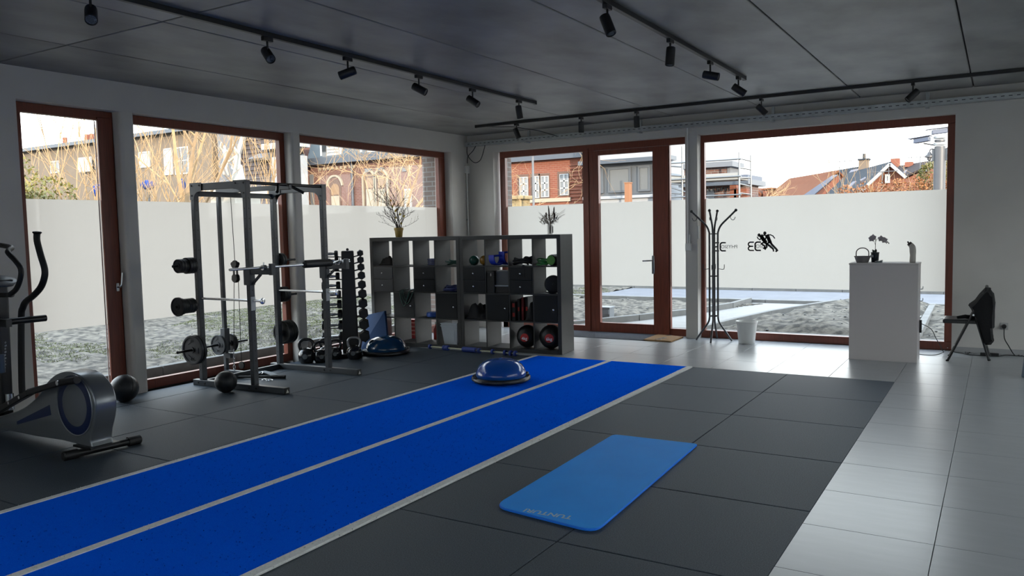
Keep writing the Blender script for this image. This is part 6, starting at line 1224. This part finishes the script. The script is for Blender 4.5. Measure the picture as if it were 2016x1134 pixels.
# ================================================================== OUTSIDE: PLANTS
M_BARK = mat('tan_bark', (.50, .33, .17), .85, var=.15, scale=6); M_BARK2 = mat('grey_tan_bark', (.36, .24, .13), .85, var=.2, scale=6)
def grow(b, p, d, L, r, lev, R_, up=.10, kink=.16, n=5, child=.55, seg=4, stop=None):
    pts = [p]; rs = [r]
    for i in range(n):
        d = (d+Vector((R_.gauss(0, kink), R_.gauss(0, kink), R_.gauss(0, kink)+up))).normalized(); p = p+d*L/n; pts.append(p); rs.append(r*(1-.75*(i+1)/n)+.0015)
        if lev and i and R_.random() < child: grow(b, p, (d+Vector((R_.gauss(0, .5), R_.gauss(0, .5), R_.gauss(.15, .3)))).normalized(), L*R_.uniform(.45, .75), r*(1-.7*(i+1)/n)*.7+.001, lev-1, R_, up, kink, n, child, seg)
    b.tube(pts, rs, seg)
def tree(name, label, base, trunks, lev, L, r, seed, m, group=None, child=.55, spread=.25, up=.10, kink=.12, cat='tree', n=6):
    R_ = random.Random(seed); t = thing(name, label, cat, base, 0, group); tr = MB()
    for k in range(trunks):
        a = 2*PI*k/max(1, trunks)+R_.random(); s_ = R_.uniform(.3, 1)*spread; b = MB(); grow(b, Vector((.12*math.cos(a)*(trunks > 1), .12*math.sin(a)*(trunks > 1), 0)), Vector((s_*math.cos(a), s_*math.sin(a), 1)).normalized(), L*R_.uniform(.75, 1.1), r*R_.uniform(.7, 1.1), lev, R_, up, kink, n, child); b.done('stem', m, t, smooth=60)
    return t
def G2(px, y): v = AY(px, 440, y); return (v.x, y, -.12)
tree('bare_shrub', 'bare pale shrub with many shoots in first window, left part', G2(118, 9.0), 5, 2, 4.4, .021, 1, M_BARK, 'bare shrubs outside', .6, .42)
tree('bare_shrub', 'bare pale shrub with tall shoots in first window, middle part', G2(152, 9.6), 5, 2, 4.5, .019, 2, M_BARK, 'bare shrubs outside', .6, .33)
tree('bare_shrub', 'bare pale shrub at right edge of first window', G2(183, 10.2), 5, 2, 4.0, .020, 3, M_BARK, 'bare shrubs outside', .6, .32)
tree('bare_shrub', 'dense cluster of pale shoots at left of second window', G2(300, 11.2), 7, 2, 4.0, .017, 4, M_BARK, 'bare shrubs outside', .75, .36)
tree('bare_shrub', 'pale shoots behind the dark trunk in second window', G2(330, 12.0), 5, 2, 3.9, .016, 5, M_BARK, 'bare shrubs outside', .7, .30)
tree('bare_tree', 'straight bare young tree with brown trunk in second window', G2(346, 11.0), 1, 2, 6.2, .075, 16, M_BARK2, 'bare trees outside', .8, .05)
tree('bare_tree', 'straight bare pale young tree left of the rack top', G2(377, 12.0), 1, 2, 6.2, .07, 17, M_BARK, 'bare trees outside', .85, .05)
tree('bare_tree', 'bare pale young tree between rack top and pale house', G2(405, 15.5), 1, 2, 6.4, .06, 118, M_BARK, 'bare trees outside', .8, .02)
tree('bare_shrub', 'low pale shoots in front of the pale house', G2(428, 16.5), 4, 2, 3.9, .016, 9, M_BARK, 'bare shrubs outside', .6, .12)
tree('bare_shrub', 'tall bundle of pale shoots before the shingled house', G2(522, 15.5), 11, 2, 5.0, .022, 10, M_BARK, 'bare shrubs outside', .7, .17)
tree('bare_tree', 'large spreading bare tree with golden twigs in third window', G2(822, 19.5), 1, 4, 4.6, .12, 23, M_BARK, 'bare trees outside', .95, .1, -.02, .26, n=7)
tree('bare_tree', 'second bare tree tangled behind the large one in third window', G2(785, 21.5), 1, 3, 4.2, .05, 29, M_BARK, 'bare trees outside', .95, .35, -.02, .26, n=6)
tree('bare_shrub', 'thin crooked bare branches in front of the arched windows', G2(735, 17.5), 3, 2, 3.3, .018, 31, M_BARK, 'bare shrubs outside', .8, .3, .05, .2)
tree('bare_tree', 'slim bare sapling in front of the far solar roofs', G2(1657, 40.), 1, 2, 4.4, .05, 33, M_BARK2, 'bare trees outside', .8, .1)
for k, (px, y, L) in enumerate(((1752, 134, 18.5), (1795, 138, 18), (1700, 136, 16.5), (1482, 60, 8), (1466, 52, 7.5), (1870, 120, 16))): tree('bare_tree', 'hazy bare tree behind the far roofs, %s' % ('beside the big chimney', 'right of big chimney', 'behind the solar panels', 'right of scaffold', 'behind the scaffold', 'at right window edge')[k], G2(px, y), 2, 3, L*.52, .13, 40+k, M_BARK, 'far bare trees', .9, .2, .06, .2)
tree('bare_shrub', 'thin dry stems at left end of the copper hedge', G2(1700, 28.), 6, 1, 2.9, .013, 50, M_BARK, 'bare shrubs outside', .8, .4)
tree('bare_shrub', 'thin dry stems before the far slate roof', G2(1674, 30.), 6, 1, 3.0, .013, 51, M_BARK, 'bare shrubs outside', .8, .3)
def leafmass(name, label, cat, blobs, n, size, m, org, stems=True, seed=1):
    R_ = np.random.default_rng(seed); t = thing(name, label, cat, org); V = []
    tot = sum(b[3]*b[4]*b[5] for b in blobs)
    for (x, y, z, rx, ry, rz) in blobs:
        k = max(20, int(n*rx*ry*rz/tot)); d = R_.normal(size=(k, 3)); d /= np.linalg.norm(d, axis=1)[:, None]; d *= R_.uniform(.45, 1, (k, 1))**.4; c = d*np.array([rx, ry, rz])+np.array([x, y, z]); V.append(c)
    c = np.concatenate(V); k = len(c); a = R_.normal(size=(k, 3)); a /= np.linalg.norm(a, axis=1)[:, None]; b = np.cross(a, R_.normal(size=(k, 3))); b /= np.linalg.norm(b, axis=1)[:, None]; s_ = size*R_.uniform(.6, 1.3, (k, 1))
    v = np.stack([c-a*s_, c+b*s_*.45, c+a*s_, c-b*s_*.45], 1).reshape(-1, 3); me = bpy.data.meshes.new(name); me.from_pydata(v.tolist(), [], np.arange(4*k).reshape(-1, 4).tolist()); me.materials.append(m)
    o = bpy.data.objects.new('foliage', me); COL.objects.link(o); o.parent = t; o['kind'] = 'stuff'
    b_ = MB(); rr = random.Random(seed)
    for q_ in range(6): grow(b_, Vector((rr.uniform(-.2, .2), rr.uniform(-.2, .2), 0)), Vector((rr.uniform(-.3, .3), rr.uniform(-.3, .3), 1)), blobs[0][2]+blobs[0][5]*.6, .03, 1, rr)
    b_.done('branches', M_BARK2, t); return t
M_LF = mat('yellow_green_leaf', (.13, .135, .02), .6, col2=(.27, .22, .05), scale=3); M_HEDGE = mat('copper_leaf', (.27, .085, .022), .7, col2=(.38, .165, .05), scale=2)
v = G2(60, 8.4); leafmass('evergreen_bush', 'yellow-green leafy bush in lower left of first window', 'bush', [(-.2, 0, 1.8, .9, .8, 1.0), (.8, .4, 1.6, .8, .8, .8), (1.7, .8, 1.5, .7, .7, .8), (-.6, .1, 2.9, .35, .4, .45), (.2, .3, 2.5, .5, .5, .4)], 7500, .045, M_LF, v, seed=3)
v = G2(1790, 30.); hz = AY(1790, 362, 30.).z
leafmass('copper_hedge', 'copper-brown leafy hedge below the far brown roof', 'hedge', [(-2.0+.55*k, .1*(k % 3), hz*.55, .55, .6, hz*.52+.05*(k % 2)+.04*k) for k in range(9)], 26000, .05, M_HEDGE, v, seed=5)
leafmass('evergreen_bush', 'small golden bush above the copper hedge beside the mast', 'bush', [(0, 0, 3.2, .5, .5, .6)], 1200, .06, M_LF, G2(1832, 33.), seed=8); leafmass('evergreen_bush', 'golden bush behind the mast at right window edge', 'bush', [(0, 0, 3.0, .6, .5, .9)], 1400, .06, M_LF, G2(1872, 32.), seed=9)

# ================================================================== OUTSIDE: WHITE STATUE ON ITS PEDESTAL
YT = 13.2; b0 = AY(463, 372, YT); M_MARB = mat('white_stone', (.58, .54, .47), .7, var=.08, scale=5)
stt = thing('statue', 'white stone statue of a figure lifting another, on pedestal', 'statue', (b0.x, YT, -.15)); zt = b0.z+.15
MB().box(-.62, .62, -.5, .5, 0, .35).done('plinth', M_MARB, stt, bevel=.03); MB().box(-.45, .45, -.38, .38, .35, zt-.16).done('pedestal', M_MARB, stt, bevel=.02); MB().box(-.60, .60, -.48, .48, zt-.16, zt).done('cornice', M_MARB, stt, bevel=.03)
def skinned(name, J, Ed, m, parent, org, scale=1., sub=2):
    me = bpy.data.meshes.new(name); names = list(J); me.from_pydata([Vector(J[k][0])*scale+Vector(org) for k in names], [(names.index(a), names.index(b)) for a, b in Ed], [])
    o = bpy.data.objects.new(name, me); COL.objects.link(o); o.parent = parent; me.materials.append(m); md = o.modifiers.new('skin', 'SKIN'); md.use_smooth_shade = True
    sv = me.skin_vertices[0].data
    for i, k in enumerate(names): r = J[k][1]*scale; sv[i].radius = (r, r); sv[i].use_root = (i == 0)
    s2_ = o.modifiers.new('s', 'SUBSURF'); s2_.levels = sub; s2_.render_levels = sub; return o
J = {'pelvis': ((0, 0, .92), .15), 'waist': ((0, .0, 1.06), .125), 'chest': ((.02, .0, 1.26), .16), 'neckb': ((.03, 0, 1.43), .075), 'neck': ((.02, -.01, 1.50), .058), 'head': ((.0, -.03, 1.60), .095), 'crown': ((-.01, -.02, 1.69), .07),
     'ls': ((-.17, 0, 1.38), .062), 'le': ((-.40, -.08, 1.20), .048), 'lw': ((-.62, -.14, 1.18), .036), 'lh': ((-.70, -.15, 1.20), .032), 'rs': ((.19, 0, 1.38), .062), 're': ((.12, -.12, 1.62), .05), 'rw': ((-.06, -.12, 1.82), .038), 'rh': ((-.10, -.1, 1.90), .034),
     'lhp': ((-.10, 0, .86), .11), 'lk': ((-.16, -.12, .48), .075), 'la': ((-.16, -.02, .09), .05), 'lf': ((-.17, -.16, .035), .035), 'rhp': ((.10, 0, .86), .11), 'rk': ((.16, -.02, .46), .08), 'ra': ((.20, .06, .09), .05), 'rf': ((.22, -.10, .035), .035)}
Ed = [('pelvis', 'waist'), ('waist', 'chest'), ('chest', 'neckb'), ('neckb', 'neck'), ('neck', 'head'), ('head', 'crown'), ('chest', 'ls'), ('ls', 'le'), ('le', 'lw'), ('lw', 'lh'), ('chest', 'rs'), ('rs', 're'), ('re', 'rw'), ('rw', 'rh'), ('pelvis', 'lhp'), ('lhp', 'lk'), ('lk', 'la'), ('la', 'lf'), ('pelvis', 'rhp'), ('rhp', 'rk'), ('rk', 'ra'), ('ra', 'rf')]
zs = (b0.z-AY(474, 291, YT).z)*-1/1.74
skinned('standing_figure', J, Ed, M_MARB, stt, (.12, 0, zt), zs)
rob = MB(); 
rob.lathe([(.30*zs, .02), (.27*zs, .3*zs), (.21*zs, .7*zs), (.16*zs, 1.0*zs), (.10*zs, 1.05*zs)], (.10, .05, zt), n=14); rob.done('drapery', M_MARB, stt, smooth=60)
J2 = {'pelvis': ((0, 0, .0), .12), 'waist': ((-.01, 0, .14), .095), 'chest': ((-.03, 0, .32), .12), 'neck': ((-.02, -.02, .48), .05), 'head': ((-.03, -.05, .58), .08), 'crown': ((-.03, -.04, .66), .06), 'ls': ((-.15, 0, .40), .05), 'le': ((-.25, -.1, .58), .04), 'lw': ((-.16, -.12, .74), .03), 'lh': ((-.10, -.12, .80), .03), 'rs': ((.12, 0, .40), .05), 're': ((.25, -.06, .30), .04), 'rw': ((.34, -.1, .44), .03), 'rh': ((.38, -.1, .50), .028),
      'lhp': ((-.08, 0, -.06), .09), 'lk': ((-.16, -.14, -.36), .065), 'la': ((-.10, -.06, -.70), .045), 'rhp': ((.08, 0, -.06), .09), 'rk': ((.10, -.12, -.38), .065), 'ra': ((.12, .0, -.74), .045)}
Ed2 = [('pelvis', 'waist'), ('waist', 'chest'), ('chest', 'neck'), ('neck', 'head'), ('head', 'crown'), ('chest', 'ls'), ('ls', 'le'), ('le', 'lw'), ('lw', 'lh'), ('chest', 'rs'), ('rs', 're'), ('re', 'rw'), ('rw', 'rh'), ('pelvis', 'lhp'), ('lhp', 'lk'), ('lk', 'la'), ('pelvis', 'rhp'), ('rhp', 'rk'), ('rk', 'ra')]
skinned('lifted_figure', J2, Ed2, M_MARB, stt, (-.22, -.05, zt+1.28*zs), zs*.95)
